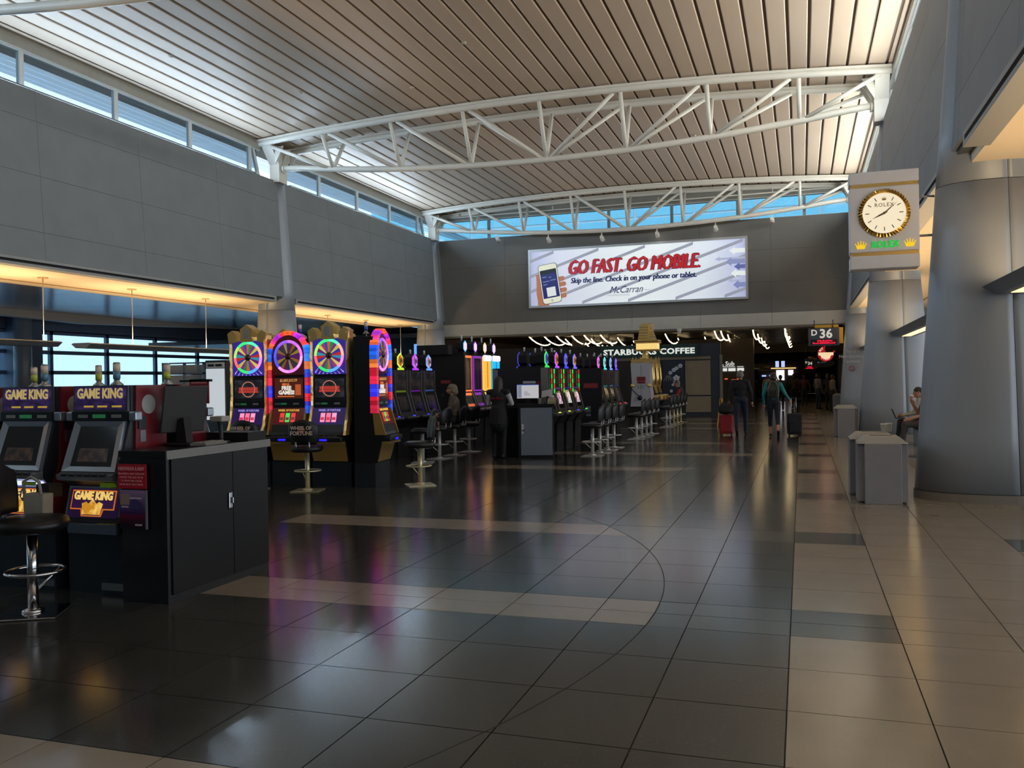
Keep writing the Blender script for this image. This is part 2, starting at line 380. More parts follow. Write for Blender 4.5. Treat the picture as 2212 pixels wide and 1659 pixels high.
# ---- tapered columns with rounded noses
def sup(a, b, n, off=0):
    pts = []
    for i in range(n):
        t = 2*PI*(i+off)/n; c, s = math.cos(t), math.sin(t)
        pts.append((a*math.copysign(abs(c)**.95, c), b*math.copysign(abs(s)**.92, s)))
    return pts
def column(side, cy, label):
    cx = 2.28 if side > 0 else 2*HC-2.28
    t = thing('hall_column', label, 'column', (cx, cy, 0), 0, 'tapered hall columns')
    def ab(z, d=0): return .92-.078*z-d, .56-.03*z-d
    def ring(z, d, i0, i1, n=64): 
        a, b = ab(z, d); p = sup(a, b, n); return [(p[i % n][0], p[i % n][1], z) for i in range(i0, i1+1)]
    g = G(); n = 40; vs = []
    for z in (.1, 8.08): a, b = ab(z, .02); vs += [(p[0], p[1], z) for p in sup(a, b, n)]
    g.add(vs, [(i, (i+1) % n, n+(i+1) % n, n+i) for i in range(n)]+[list(range(n, 2*n))]); g.build('core', wall_core, t)
    g = G(); vs = []
    for z in (.0, .105): a, b = ab(0, -.005); vs += [(p[0], p[1], z) for p in sup(a, b, n)]
    g.add(vs, [(i, (i+1) % n, n+(i+1) % n, n+i) for i in range(n)]+[list(range(n, 2*n))]); g.build('base_plinth', P('plinth_terrazzo', (128, 122, 112), .5), t)
    # facing panels, split where the photo shows seams; index 32 is the -X nose, 48 the -Y front
    cuts = [(17, 50), (50, 81)] if side > 0 else [(-17, 16), (16, 47)]
    zs = [.11, 3.95, 8.08]
    for (i0, i1) in cuts:
        for j in range(2):
            z0, z1 = zs[j]+.004, zs[j+1]-.004; m = 6; vs = []
            for q in range(m+1): vs += ring(z0+(z1-z0)*q/m, 0, i0, i1)
            k = i1-i0+1
            vs = [Vector(v) for v in vs]
            for q in range(m+1):
                r0 = q*k; vs[r0] = vs[r0].lerp(vs[r0+1], .05); vs[r0+k-1] = vs[r0+k-1].lerp(vs[r0+k-2], .05)
            fs = [(q*k+i, q*k+i+1, (q+1)*k+i+1, (q+1)*k+i) for q in range(m) for i in range(k-1)]
            g = G(); g.add(vs, fs, 0, True); o = g.build('column_panel', col_m, t)
            sol = o.modifiers.new('thickness', 'SOLIDIFY'); sol.thickness = .012; sol.offset = -1
    return t
cols = {}
cols['R1'] = column(1, 12.4, 'wide tapered grey column beside the wall clock')
cols['R2'] = column(1, 24.2, 'tapered grey column behind the two travellers seated by the laptop')
cols['R3'] = column(1, 36.4, 'tapered grey column with no-smoking lettering by the gate sign')
cols['L1'] = column(-1, 24.2, 'tapered grey column rising behind the wheel slot machines')
cols['L2'] = column(-1, 36.4, 'tapered grey column in the hall corner left of the banner wall')
cols['L0'] = column(-1, 11.7, 'tapered grey column in the side aisle near the poker machines')
# ---- roof trusses: two upper chords, one lower chord, tubular webs
def top_z(x): return 9.40-.37*((x-HC)/9.2)**2
def bot_z(x): return 7.87+.36*((x-HC)/6.85)**2
nodes = [HC+d*2.28 for d in range(-3, 4)]
def truss(ty, label):
    t = thing('roof_truss', label, 'truss', (0, ty, 0), 0, 'white roof trusses')
    xs = [-16.1+i*(18.55/24) for i in range(25)]
    for dy in (-.7, .7):
        G().tube([(x, dy, top_z(x)) for x in xs], .085, 10).build('upper_chord', white_m, t)
        G().prism([(x, top_z(x)+.055) for x in xs]+[(x, top_z(x)+.115) for x in xs[::-1]], 'y', dy-.10, dy+.10).build('chord_flange', white_m, t)
    xb = [-15.55+i*(17.5/24) for i in range(25)]
    G().tube([(x, 0, min(bot_z(x), 8.42)) for x in xb], .092, 10).build('lower_chord', white_m, t)
    ends = [-15.75]+nodes+[2.15]
    for i, x in enumerate(nodes):
        for dy in (-.7, .7):
            G().cyl((x, dy, top_z(x)), (x, 0, bot_z(x)), .058, n=8).build('web_post', white_m, t)
    for i in range(len(ends)-1):
        a, b = ends[i], ends[i+1]
        for dy in (-.7, .7):
            if (a+b)/2 < HC: G().cyl((a+.2, dy*.9, top_z(a)-.05), (b-.06, 0, bot_z(b)), .056, n=8).build('web_diagonal', white_m, t)
            else: G().cyl((b-.2, dy*.9, top_z(b)-.05), (a+.06, 0, bot_z(a)), .056, n=8).build('web_diagonal', white_m, t)
    # end haunches on the walls
    for s in (-1, 1):
        xo = wx(s, 8.03); sg = -s
        G().prism([(-.22, 7.95), (.22, 7.95), (.22, 8.5), (.66, 9.0), (-.66, 9.0), (-.22, 8.5)], 'x', min(xo-sg*.12, xo+sg*.22), max(xo-sg*.12, xo+sg*.22)).build('haunch', white_m, t)
        for q in (-.42, 0, .42):
            x1 = xo+sg*.22; x2 = xo+sg*.52
            G().prism([(x1, 8.45), (x2, 8.99), (x1, 8.99)], 'y', q-.02, q+.02).build('haunch_rib', white_m, t)
        G().cyl((xo+sg*.2, 0, 8.38), (xo+sg*.3, 0, 8.38), .13, n=14).build('chord_collar', white_m, t)
    return t
truss(11.7, 'white tube truss spanning the hall above the clock and wheel slots')
truss(24.0, 'white triangular tube truss spanning the middle of the hall')
truss(36.3, 'white triangular tube truss just in front of the banner wall windows')
truss(-.6, 'white tube truss spanning the entrance end of the hall')
# ---- end wall over the passage
we = sroot('wall_back')
YE = 37.0
G().box(-16.2, 2.6, YE+.05, YE+.4, 3.66, 8.03).build('wall_core', wall_core, we)
xe = [-15.35+i*(17.1/6) for i in range(7)]
zr = [4.2, 5.45, 6.75, 8.03]
for i in range(6):
    for j in range(3):
        G().box(xe[i]+.003-(.3 if i == 0 else 0), xe[i+1]-.003+(.35 if i == 5 else 0), YE, YE+.05, zr[j]+.003, zr[j+1]-.003).build('wall_panel', P('back_wall_paint', (112, 110, 106), .55, var=.05, scale=1.5), we)
band = P('pale_band_paint', (186, 182, 172), .5, var=.03)
for i in range(6):
    G().box(xe[i]+.005-(.3 if i == 0 else 0), xe[i+1]-.005+(.35 if i == 5 else 0), YE-.06, YE+.06, 3.66, 4.19).build('band_panel', band, we)
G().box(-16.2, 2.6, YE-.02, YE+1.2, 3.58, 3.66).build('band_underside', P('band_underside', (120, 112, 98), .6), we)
wi += 1; w = sroot('window_%d' % wi)
G().box(-15.9, 2.2, YE+.2, YE+.3, 8.03, 8.07).build('window_sill', frame_w, w)
G().box(-15.9, 2.2, YE+.2, YE+.3, 8.9, 8.96).build('window_head', frame_w, w)
me_ = [-15.9, -13.3, -10.5, -7.8, -5.1, -2.4, .2, 2.2]
for x in me_[1:-1]: G().box(x-.06, x+.06, YE+.2, YE+.3, 8.07, 8.9).build('mullion', P('mullion_grey', (150, 152, 150), .4), w)
for a, b in zip(me_, me_[1:]): G().box(a+.06, b-.06, YE+.24, YE+.252, 8.07, 8.9).build('window_pane', GLASS, w)
r = sroot('ring_beam_back'); G().box(-16.4, 2.8, YE+.15, YE+.6, 8.94, 9.6).build('beam_board', beam_m, r)
G().tube([(-15.4, YE-.15, 9.02), (2.0, YE-.15, 9.02)], .03, 8).build('sprinkler_pipe', white_m, r)
for x in (-14.6, -10.2, -5.6, -1): G().box(x-.02, x+.02, YE-.17, YE-.13, 9.0, 9.2).build('pipe_hanger', white_m, r)
# ---- side aisle on the left: metal ceiling, glazed outer wall
aisle_c = P('aisle_ceiling_metal', (196, 198, 204), .2, .45, var=.08, scale=3, stretch=(.3, 2, 1))
cl = sroot('ceiling_left')
nY = 15
for i in range(nY):
    ya = -13+i*(73/nY); yb = ya+73/nY-.03
    for j in range(4):
        xa = -18.1-j*3.7; xb = xa-3.67; za = 4.32+.16*j; zb = za+.155
        G().prism([(xa, za), (xb, zb), (xb, zb+.08), (xa, za+.08)], 'y', ya, yb).build('ceiling_panel', aisle_c, cl)
G().prism([(-17.9, 4.45), (-33.2, 5.1), (-33.2, 5.3), (-17.9, 4.65)], 'y', -13, 60).build('ceiling_deck', ceil_gap, cl)
wf = sroot('wall_far_left')
dk = P('aisle_beam_paint', (104, 116, 138), .5)
G().box(-33.2, -32.6, -13, 60, 4.2, 5.2).build('head_beam', dk, wf)
G().box(-33.2, -32.5, -13, 60, 0, .5).build('dado', dk, wf)
for y in (24.6, 29.0): G().box(-33, -31.9, y, y+1.3, 0, 4.9).build('wall_pier', dk, wf)
G().prism([(20, 4.75), (31, 4.45), (42, 4.78), (60, 5.0), (60, 5.05), (20, 5.05)], 'x', -30.6, -30.2).build('fascia_beam', P('aisle_fascia', (226, 222, 214), .5), wf)
G().cyl((-31.2, 28.6, 0), (-31.2, 28.6, 4.9), .35, n=20).build('aisle_post', col_m, wf)
wi += 1; w = sroot('window_%d' % wi)
bar = P('dark_window_bar', (112, 128, 156), .45)
ys = [y for y in [-13+i*3.42 for i in range(22)]]
for y in ys: G().box(-32.75, -32.6, y-.09, y+.09, .5, 4.2).build('mullion', bar, w)
for z in (.5, 1.42, 2.3, 3.22, 4.12): G().box(-32.75, -32.6, -13, 60, z-.05, z+.12).build('transom', bar, w)
for i in range(len(ys)-1):
    for z in (.6, 1.52, 2.4, 3.32): G().box(-32.7, -32.69, ys[i]+.07, ys[i+1]-.07, z, z+.82).build('window_pane', AISLE_GLASS, w)
# ---- closing walls, roofs and the right-hand aisle
G().box(-33.2, -15.9, 60, 60.3, 0, 5.3).build('wall_aisle_end', wall_m)['kind'] = 'structure'
G().box(-33.2, -15.9, -13.3, -13, 0, 5.3).build('wall_aisle_start', wall_m)['kind'] = 'structure'
G().box(-16.2, 2.6, 37.2, 37.6, 9.5, 9.9).build('wall_gable', wall_m)['kind'] = 'structure'
cr = sroot('ceiling_right')
for i in range(10):
    G().box(4.6, 14.3, -13+i*5, -13+i*5+4.97, 4.5, 4.6).build('ceiling_panel', P('right_aisle_ceiling', (196, 186, 170), .5), cr)
G().box(2.2, 14.5, -13, 37.2, 4.62, 4.8).build('ceiling_deck', ceil_gap, cr)
wr = sroot('wall_far_right')
G().box(14.2, 14.5, -13, 37, 0, .7).build('dado', dk, wr); G().box(14.2, 14.5, -13, 37, 3.9, 4.7).build('head_beam', dk, wr)
for i in range(16): G().box(14.2, 14.4, -13+i*3.3, -13+i*3.3+.4, .7, 3.9).build('mullion', dk, wr)
G().box(2.3, 14.5, 37, 37.3, 0, 4.8).build('wall_right_end', wall_m)['kind'] = 'structure'
G().box(2.3, 14.5, -13.3, -13, 0, 4.8).build('wall_right_start', wall_m)['kind'] = 'structure'
# behind the photographer the hall ends in a plain wall
wb = sroot('wall_front')
for z0, z1 in ((0, 4.2), (4.22, 9.9)): G().box(-16.2, 2.6, -13.3, -13, z0, z1).build('wall_strip', wall_m, wb)
# ---- outside
pave = P('apron_concrete', (205, 203, 198), .8, var=.08, scale=.3)
G().box(-160, -33.3, -60, 160, -1.2, -1).build('ground_outside', pave)['kind'] = 'structure'
fac = sroot('facade_outside')
G().box(-30, 20, 58.2, 58.6, 4.0, 21).build('facade_frame', P('facade_white', (232, 236, 236), .5), fac)
tq = P('facade_turquoise_panel', (150, 226, 236), .3, var=.05, scale=.5)
for i in range(13):
    for j in range(8): G().box(-29.8+i*3.9, -29.8+i*3.9+3.7, 58.1, 58.25, 4.2+j*2.05, 4.2+j*2.05+1.9).build('facade_panel', tq, fac)
# metal sun shelf seen through the left clerestory
ov = P('shelf_blue_grey', (214, 226, 240), .4, .1, var=.22, scale=2, stretch=(3, .05, 3))
so = sroot('sun_shelf_outside')
for i in range(5): G().prism([(-16.9-i*1.3, 9.3+i*.42), (-18.1-i*1.3, 9.7+i*.42), (-18.1-i*1.3, 9.75+i*.42), (-16.9-i*1.3, 9.36+i*.42)], 'y', -14, 50).build('shelf_blade', ov, so)
# ================================================================== LAMPS
ADDED_WASH = {-1: 430, 1: 520}  # power of the added ceiling-brightening lamps, left and right
up_m = P('fixture_grey', (122, 126, 132), .4, .3)
lens_m = EM('fixture_lens', (255, 214, 140), 2.2)
def uplight(x, y0, y1, z, label, rods=(), lens=False, rodtop=4.17, watts=108, wing=.30):
    t = thing('linear_uplight', label, 'lamp', (x, (y0+y1)/2, z)); L = (y1-y0)/2
    prof = [(-wing, .05), (-wing*.55, -.05), (wing*.55, -.05), (wing, .05), (wing*.8, .075), (-wing*.8, .075)]
    G().prism(prof, 'y', -L, L).build('housing', up_m, t)
    if lens:
        n = 6
        for i in range(n):
            a = -L+.25+i*(2*L-.4)/n; G().box(-.1, .1, a, a+(2*L-.4)/n-.12, -.056, -.049).build('light_panel', lens_m, t)
    for ry in rods:
        G().cyl((0, ry-(y0+y1)/2, .07), (0, ry-(y0+y1)/2, rodtop-z-.02), .011, n=8).build('rod', steel, t)
        G().lathe([(.11, -.02), (.12, -.008), (.12, 0)], 18, (0, ry-(y0+y1)/2, rodtop-z)).build('canopy', P('canopy_tan', (196, 160, 112), .5), t)
    a = area('uplight_lamp', (0, 0, .1), (PI, 0, 0), wing*1.3, 2*L-.3, watts, WARM); a.parent = t
    return t
uplight(-16.7, 12.3, 16.15, 2.62, 'grey linear uplight hung on rods over the poker machines', (15.9,), watts=95)
uplight(-16.7, 17.0, 23.2, 2.62, 'grey linear uplight on two rods left of the wheel machines', (18.75, 21.75), watts=125)
uplight(-16.8, 25.3, 35.6, 2.62, 'grey linear uplight on rods behind the wheel machines', (28.95, 32.0, 35.2), watts=175)
uplight(-16.7, .3, 11.0, 2.62, 'grey linear uplight hung in the near side aisle', (2, 6, 10), watts=135)
uplight(2.45, .6, 11.88, 2.58, 'grey wing uplight reaching the clock column', (), True, watts=105, wing=.36)
uplight(2.45, 13.1, 23.68, 2.58, 'grey wing uplight with lit panels below reaching the second column', (), True, watts=105, wing=.36)
uplight(2.45, 25.0, 35.86, 2.58, 'grey wing uplight reaching the no-smoking column', (), True, watts=105, wing=.36)
# added lamps, unseen behind each wall top, to brighten ceiling and walls
for side in (-1, 1):
    for (y0, y1) in ((-12.5, -1.5), (.3, 10.8), (12.6, 23.0), (24.9, 35.2)):
        x = wx(side, 8.03)+side*.15; L = (y1-y0)/2
        t = thing('added_ceiling_wash', 'added unseen lamp brightening the ceiling from the %s wall ledge under the high windows' % ('left' if side < 0 else 'right'), 'lamp', (x, (y0+y1)/2, 8.075), 0, 'added ceiling wash lamps')
        G().prism([(-.06, 0), (.06, 0), (.06, .03), (-.06, .03)], 'y', -L, L).build('housing', up_m, t)
        for q in (-L+.3, L-.3): G().box(-.03, .03, q-.03, q+.03, -.044, 0).build('foot', up_m, t)
        a = area('added_wash_lamp', (0, 0, .045), (PI, -math.radians(79)*side, 0), .1, 2*L-.2, ADDED_WASH[side], (.98, 1, .93) if side > 0 else (.60, .80, 1)); a.parent = t
# banner spotlights on the lower chord of the last truss
for k, (x, dz) in enumerate(((-12.58, 0), (-10.26, 0), (-7.92, 0), (-5.59, 0), (-3.22, 0), (-1.02, 0))):
    z = bot_z(x)-.1
    t = thing('spotlight', 'small white spotlight clipped under the truss above the banner', 'spotlight', (x, 36.3, z), 0, 'banner spotlights')
    G().box(-.02, .02, -.02, .02, -.12, 0).build('stem', white_m, t)
    hd = G(); hd.cyl((0, -.06, -.16), (0, .2, -.26), .075, .095, 12); hd.build('lamp_head', white_m, t)
    G().cyl((0, .2, -.262), (0, .206, -.264), .085, n=12).build('lamp_glass', EM('spot_glass', (255, 246, 224), 6 if k in (3, 4) else 6) if k in (3, 4) else P('spot_glass_off', (120, 124, 128), .2), t)
# ================================================================== BANNER
YB = 36.94
bx0, bx1, bz0, bz1 = -11.25, -2.1, 4.87, 7.25; bw, bh = bx1-bx0, bz1-bz0
ban = thing('advertising_banner', 'wide backlit white and lavender banner with red slogan on the grey wall', 'banner', (bx0, YB, bz0))
fr = P('banner_frame_aluminium', (205, 208, 212), .3, .7)
for a in ((-.09, bw+.09, bh, bh+.09), (-.09, bw+.09, -.09, 0), (-.09, 0, 0, bh), (bw, bw+.09, 0, bh)):
    G().box(a[0], a[1], -.13, .05, a[2], a[3]).build('frame_rail', fr, ban)
def banner_mat():
    m = bpy.data.materials.new('banner_print'); m.use_nodes = True; nt = m.node_tree; b = nt.nodes['Principled BSDF']
    t = nt.nodes.new('ShaderNodeTexCoord'); s = nt.nodes.new('ShaderNodeSeparateXYZ'); nt.links.new(t.outputs['Generated'], s.inputs[0])
    r = nt.nodes.new('ShaderNodeValToRGB'); nt.links.new(s.outputs['X'], r.inputs[0])
    cr_ = r.color_ramp; cr_.elements[0].color = (*lin((176, 182, 214)), 1); cr_.elements[1].color = (*lin((172, 178, 212)), 1)
    for p, c in ((.14, (206, 212, 228)), (.5, (226, 233, 234)), (.82, (212, 220, 230))):
        e_ = cr_.elements.new(p); e_.color = (*lin(c), 1)
    nt.links.new(r.outputs[0], b.inputs['Emission Color']); b.inputs['Emission Strength'].default_value = .68
    nt.links.new(r.outputs[0], b.inputs['Base Color']); b.inputs['Roughness'].default_value = .4
    return m
G().box(0, bw, -.06, .05, 0, bh).build('print_sheet', banner_mat(), ban)
stripe_m = EM('banner_stripe', (176, 180, 198), .6)
for k in range(-4, 9):
    # diagonal grey lines rising to the right, clipped to the sheet
    za = .28*bh*k-.1; sl = 1.22*bh/bw*1.05; pts = []
    xa, xb = 0.0, bw; z1, z2 = za, za+sl*bw
    if z1 < 0: xa = (0-z1)/sl
    if z2 > bh-.13: xb = (bh-.13-z1)/sl
    if xb-xa < .3 or xa >= bw: continue
    G().prism([(xa, za+sl*xa), (xb, za+sl*xb), (xb, za+sl*xb+.13), (xa, za+sl*xa+.13)], 'y', -.066, -.058).build('diagonal_stripe', stripe_m, ban)
def fitw(o, w): o.scale.x = w/max(1e-6, max(v.co.x for v in o.data.vertices)-min(v.co.x for v in o.data.vertices)); return o
red_t = EM('banner_red', (186, 38, 44), .75); navy_t = EM('banner_navy', (24, 34, 84), .7)
for dx, dz in ((-.062, -.014), (.052, -.014), (0, .022)):
    fitw(text('slogan_outline', 'GO FAST. GO MOBILE.', .86, navy_t, ban, (.492*bw+dx, -.066, .55*bh+dz), align='CENTER', shear=.25), .606*bw)
for dx in (-.042, -.024, -.006, .012, .030):
    fitw(text('slogan', 'GO FAST. GO MOBILE.', .86, red_t, ban, (.492*bw+dx, -.074-.0005*dx, .55*bh), align='CENTER', shear=.25), .606*bw)
fitw(text('slogan_line', 'Skip the line. Check in on your phone or tablet.', .34, navy_t, ban, (.49*bw, -.07, .385*bh), shear=.15), .585*bw)
fitw(text('slogan_line', 'Skip the line. Check in on your phone or tablet.', .34, navy_t, ban, (.49*bw+.014, -.0705, .385*bh), shear=.15), .585*bw)
fitw(text('slogan_line', 'Skip the line. Check in on your phone or tablet.', .34, navy_t, ban, (.49*bw+.028, -.071, .385*bh), shear=.15), .585*bw)
text('airport_name', 'McCarran', .42, navy_t, ban, (.46*bw, -.07, .17*bh), shear=.4, sx=.84)
text('airport_line', 'INTERNATIONAL', .12, EM('banner_grey', (172, 176, 186), .6), ban, (.425*bw, -.07, .115*bh), sx=.9, space=1.2)
text('airport_line', 'AIRPORT', .12, EM('banner_grey', (172, 176, 186), .6), ban, (.54*bw, -.07, .115*bh), sx=.9, space=1.2)
G().box(.545*bw, .575*bw, -.07, -.062, .205*bh, .209*bh).build('name_flourish', navy_t, ban)
arrow_cols = [((233, 240, 236), .82), ((186, 194, 222), .7), ((150, 158, 204), .7), ((104, 114, 178), .7), ((232, 240, 236), .82), ((190, 198, 226), .7), ((140, 150, 204), .7)]
for i, (zc, xt, hh) in enumerate(((.80, .93, .036), (.67, .865, .02), (.615, .915, .04), (.525, .95, .034), (.41, .935, .036), (.285, .92, .02), (.215, .945, .04))):
    c, s_ = arrow_cols[i]; z = zc*bh; x = xt*bw; h = hh*bh
    G().prism([(x, z), (x+.22, z+2*h), (x+.22, z+h), (bw-.01, z+h), (bw-.01, z-h), (x+.22, z-h), (x+.22, z-2*h)], 'y', -.072-.002*i, -.062).build('arrow', EM('arrow_%d' % i, c, s_), ban)
ph = bpy.data.objects.new('phone_picture', None); COL.objects.link(ph); ph.parent = ban; ph.location = (.095*bw, -.07, .40*bh); ph.rotation_euler = (0, math.radians(-8), 0)
def rrect(w, h, r, n=5):
    p = []
    for cx, cz, a in ((w/2-r, h/2-r, 0), (-w/2+r, h/2-r, PI/2), (-w/2+r, -h/2+r, PI), (w/2-r, -h/2+r, 1.5*PI)):
        p += [(cx+r*math.cos(a+PI/2*i/n), cz+r*math.sin(a+PI/2*i/n)) for i in range(n+1)]
    return p
def put(g, nm, m): return g.build(nm, m, ph)
skin_p = EM('print_skin', (196, 128, 96), .62)
put(G().prism([(-.66, -.93), (-.2, -.93), (.05, -.6), (-.2, .1), (-.42, .5), (-.56, .48), (-.6, .1), (-.66, -.3)], 'y', -.006, 0), 'palm', skin_p)
for zf, wf in ((.12, .34), (-.12, .40), (-.38, .40), (-.62, .30)):
    G().prism(rrect(wf, .2, .09), 'y', -.006, 0).build('finger', skin_p, ph, (.52, 0, zf))
put(G().prism(rrect(.86, 1.74, .14), 'y', -.014, -.006), 'phone_edge', EM('print_dark_edge', (40, 48, 60), .5))
put(G().prism(rrect(.82, 1.70, .13), 'y', -.02, -.012), 'phone_body', EM('print_phone_cream', (230, 232, 208), .8))
put(G().box(-.37, .37, -.025, -.018, -.62, .62), 'phone_screen', EM('print_phone_blue', (30, 42, 120), .6))
put(G().box(-.37, .37, -.028, -.022, .44, .62), 'phone_header', EM('print_black', (14, 18, 30), .4))
put(G().box(-.18, .22, -.028, -.022, -.56, -.16), 'phone_white_field', EM('print_white', (226, 230, 228), .8))
for a, b, c in ((-.3, -.1, .3), (.0, .1, .26), (-.3, .0, .1), (.05, .3, .12), (-.3, -.12, -.03)):
    put(G().box(a, b, -.028, -.022, c, c+.03), 'phone_line', EM('print_line', (150, 160, 210), .6))
put(G().prism([(.06*math.cos(i*.52), -.74+.06*math.sin(i*.52)) for i in range(12)], 'y', -.028, -.02), 'phone_button', EM('print_button', (200, 204, 184), .7))
# ================================================================== CLOCK
ck = thing('wall_clock', 'grey hanging clock box with gold fluted round dial and green lettering', 'clock', (1.04, 12.4, 2.96))
cb = P('clock_grey', (226, 226, 231), .42, var=.02)
W2 = .415
G().cbox(-W2, W2, -.17, .17, .0, .17, .012).build('lower_box', cb, ck)
G().cbox(-W2, W2, -.17, .17, .215, 1.055, .012).build('main_box', cb, ck)
G().cbox(-W2, W2, -.17, .17, 1.10, 1.255, .012).build('upper_box', cb, ck)
for z0 in (.165, 1.05): G().box(-W2+.015, W2-.005, -.15, .15, z0, z0+.055).build('gold_reveal', gold, ck)
fc = .705
g = G(); nb = 96; vs = []
for i in range(nb):
    t = 2*PI*i/nb; r = .315 if i % 2 else .302
    vs += [(.258*math.cos(t), -.175, fc+.258*math.sin(t)), (.262*math.cos(t), -.208, fc+.262*math.sin(t)), (r*math.cos(t), -.196 if i % 2 else -.188, fc+r*math.sin(t)), (r*math.cos(t), -.16, fc+r*math.sin(t))]
fs = [(i*4+j, ((i+1) % nb)*4+j, ((i+1) % nb)*4+j+1, i*4+j+1) for i in range(nb) for j in range(3)]
g.add(vs, fs); g.build('fluted_bezel', P('bezel_gold', (206, 160, 74), .16, 1.0), ck)
G().lathe([(.262, -.186), (.262, -.17)], 48, (0, 0, fc), 'y').build('dial', EM('dial_cream', (255, 240, 208), .80), ck)
hm = P('dial_metal', (120, 108, 92), .4, .5)
for h in range(12):
    if h == 0: continue
    t = PI/2-h*PI/6; c, s_ = math.cos(t), math.sin(t)
    G().prism([(c*.178-s_*.005, fc+s_*.178+c*.005), (c*.226-s_*.005, fc+s_*.226+c*.005), (c*.226+s_*.005, fc+s_*.226-c*.005), (c*.178+s_*.005, fc+s_*.178-c*.005)], 'y', -.194, -.186).build('hour_marker', hm, ck)
def hand(name, deg, l, w, d):
    t = math.radians(90-deg); c, s_ = math.cos(t), math.sin(t); n = (-s_, c)
    p = [(-c*.04+n[0]*w, fc-s_*.04+n[1]*w), (c*l*.35+n[0]*w*1.2, fc+s_*l*.35+n[1]*w*1.2), (c*l, fc+s_*l), (c*l*.35-n[0]*w*1.2, fc+s_*l*.35-n[1]*w*1.2), (-c*.04-n[0]*w, fc-s_*.04-n[1]*w)]
    G().prism(p, 'y', d, d+.004).build(name, hm, ck)
hand('hour_hand', 244, .165, .009, -.2); hand('minute_hand', 49, .215, .006, -.206)
G().lathe([(.016, -.212), (.016, -.19)], 14, (0, 0, fc), 'y').build('hand_pin', hm, ck)
text('dial_name', 'ROLEX', .068, P('dial_print', (150, 132, 104), .5), ck, (0, -.188, fc+.085), space=1.15, bold=.0006)
fitw(text('clock_name', 'ROLEX', .115, EM('sign_green', (24, 196, 72), .85), ck, (.01, -.178, .268), ext=.006, bold=.003, space=1.12), .33)
def crown(name, x, z, s, m, dep=-.178):
    p = [(x-.55*s, z+.55*s), (x-.38*s, z), (x+.38*s, z), (x+.55*s, z+.55*s), (x+.3*s, z+.3*s), (x+.28*s, z+.72*s), (x+.1*s, z+.32*s), (x, z+.82*s), (x-.1*s, z+.32*s), (x-.28*s, z+.72*s), (x-.3*s, z+.3*s)]
    g = G().prism(p, 'y', dep, dep+.012)
    for q in (0, 3, 5, 7, 9): g.ell((p[q][0], dep+.004, p[q][1]), (.06*s, .01, .06*s), 8, 6)
    return g.build(name, m, ck)
ym = EM('crown_yellow', (250, 206, 40), .85)
crown('crown_emblem', -.285, .262, .12, ym); crown('crown_emblem', .3, .262, .12, ym)
crown('dial_crown', 0, fc+.165, .055, P('dial_gold', (190, 160, 100), .4, .6), -.19)
for z in (.42, .92): G().cyl((W2-.02, .05, z), (.62, .05, z), .016, n=8).build('bracket_rod', steel, ck)
# ================================================================== LITTER BINS
bin_m = P('bin_grey_paint', (134, 134, 140), .45, var=.04); binc = P('bin_lid_grey', (158, 156, 150), .5)
def litter_bin(loc, rz, label):
    t = thing('litter_bin', label, 'bin', loc, rz)
    w, d, h = .26, .26, .74
    G().cbox(-w+.05, w-.05, -d-.03, d+.03, .0, h, .006).build('front_panel', bin_m, t)
    G().cbox(-w-.03, w+.03, -d+.05, d-.05, .02, h-.01, .006).build('side_panel', bin_m, t)
    a = [(-w-.03, -d-.03), (w+.03, -d-.03), (w+.03, d+.03), (-w-.03, d+.03)]; b = [(-w+.07, -d+.07), (w-.07, -d+.07), (w-.07, d-.07), (-w+.07, d-.07)]
    g = G(); g.add([(p[0], p[1], h) for p in a]+[(p[0], p[1], h+.085) for p in b], [(0, 1, 5, 4), (1, 2, 6, 5), (2, 3, 7, 6), (3, 0, 4, 7), (3, 2, 1, 0), (4, 5, 6, 7)]); g.build('sloped_lid', binc, t, bevel=.006)
    G().box(-.13, .13, -.045, .045, h+.06, h+.0865).build('slot', P('bin_slot', (14, 14, 14), .8), t)
    return t
litter_bin((.93, 11.85, 0), .0, 'grey litter bin standing closest to the clock column')
litter_bin((.88, 12.62, 0), .0, 'grey litter bin with cups on its lid, behind the front bin')
litter_bin((1.07, 24.3, 0), .0, 'grey litter bin standing alone by the second column')
litter_bin((1.55, 40.2, 0), .0, 'grey litter bin far off beyond the gate sign')
for (x, y, m, r_) in ((1.02, 12.55, (226, 222, 208), .04), (1.10, 12.70, (226, 222, 208), .038)):
    g = G().lathe([(r_*.75, 0), (r_, .1), (r_*1.06, .1), (r_*1.06, .112)], 14); o = g.build('paper_cup', P('cup_white', m, .5), None, (x, y, .826))
    tag(o, 'crumpled white paper cup left on the second bin', 'cup', 'cups on the bin')
# ================================================================== PASSAGE BEYOND THE BACK WALL
far_dark = P('far_ceiling_dark', (34, 31, 28), .35, var=.1)
cf = sroot('ceiling_far')
G().box(-33, 14, 38.2, 86, 3.75, 3.95).build('ceiling_deck', far_dark, cf)
slat = P('ceiling_slat', (60, 60, 60), .22, .6)
for k in range(24): G().box(-3.0, .3, 39.2+k*1.05, 39.26+k*1.05, 3.60, 3.70).build('ceiling_slat', slat, cf)
G().box(-16, 4, 57.5, 58.0, 3.1, 3.75).build('bulkhead', P('bulkhead_tan', (100, 90, 78), .6), cf)
wfr = sroot('wall_far_passage')
G().box(2.5, 2.8, 37.6, 86, 0, 3.8).build('side_wall', P('passage_wall', (92, 84, 74), .6), wfr)
G().box(-16.5, -16.2, 37.6, 86, 0, 3.8).build('side_wall', P('passage_wall2', (60, 44, 38), .6), wfr)
G().box(-16.5, 2.8, 85.7, 86, 0, 3.8).build('end_wall', P('passage_wall', (92, 84, 74), .6), wfr)
jm = bpy.data.materials.new('warm_tube_light'); jm.use_nodes = True
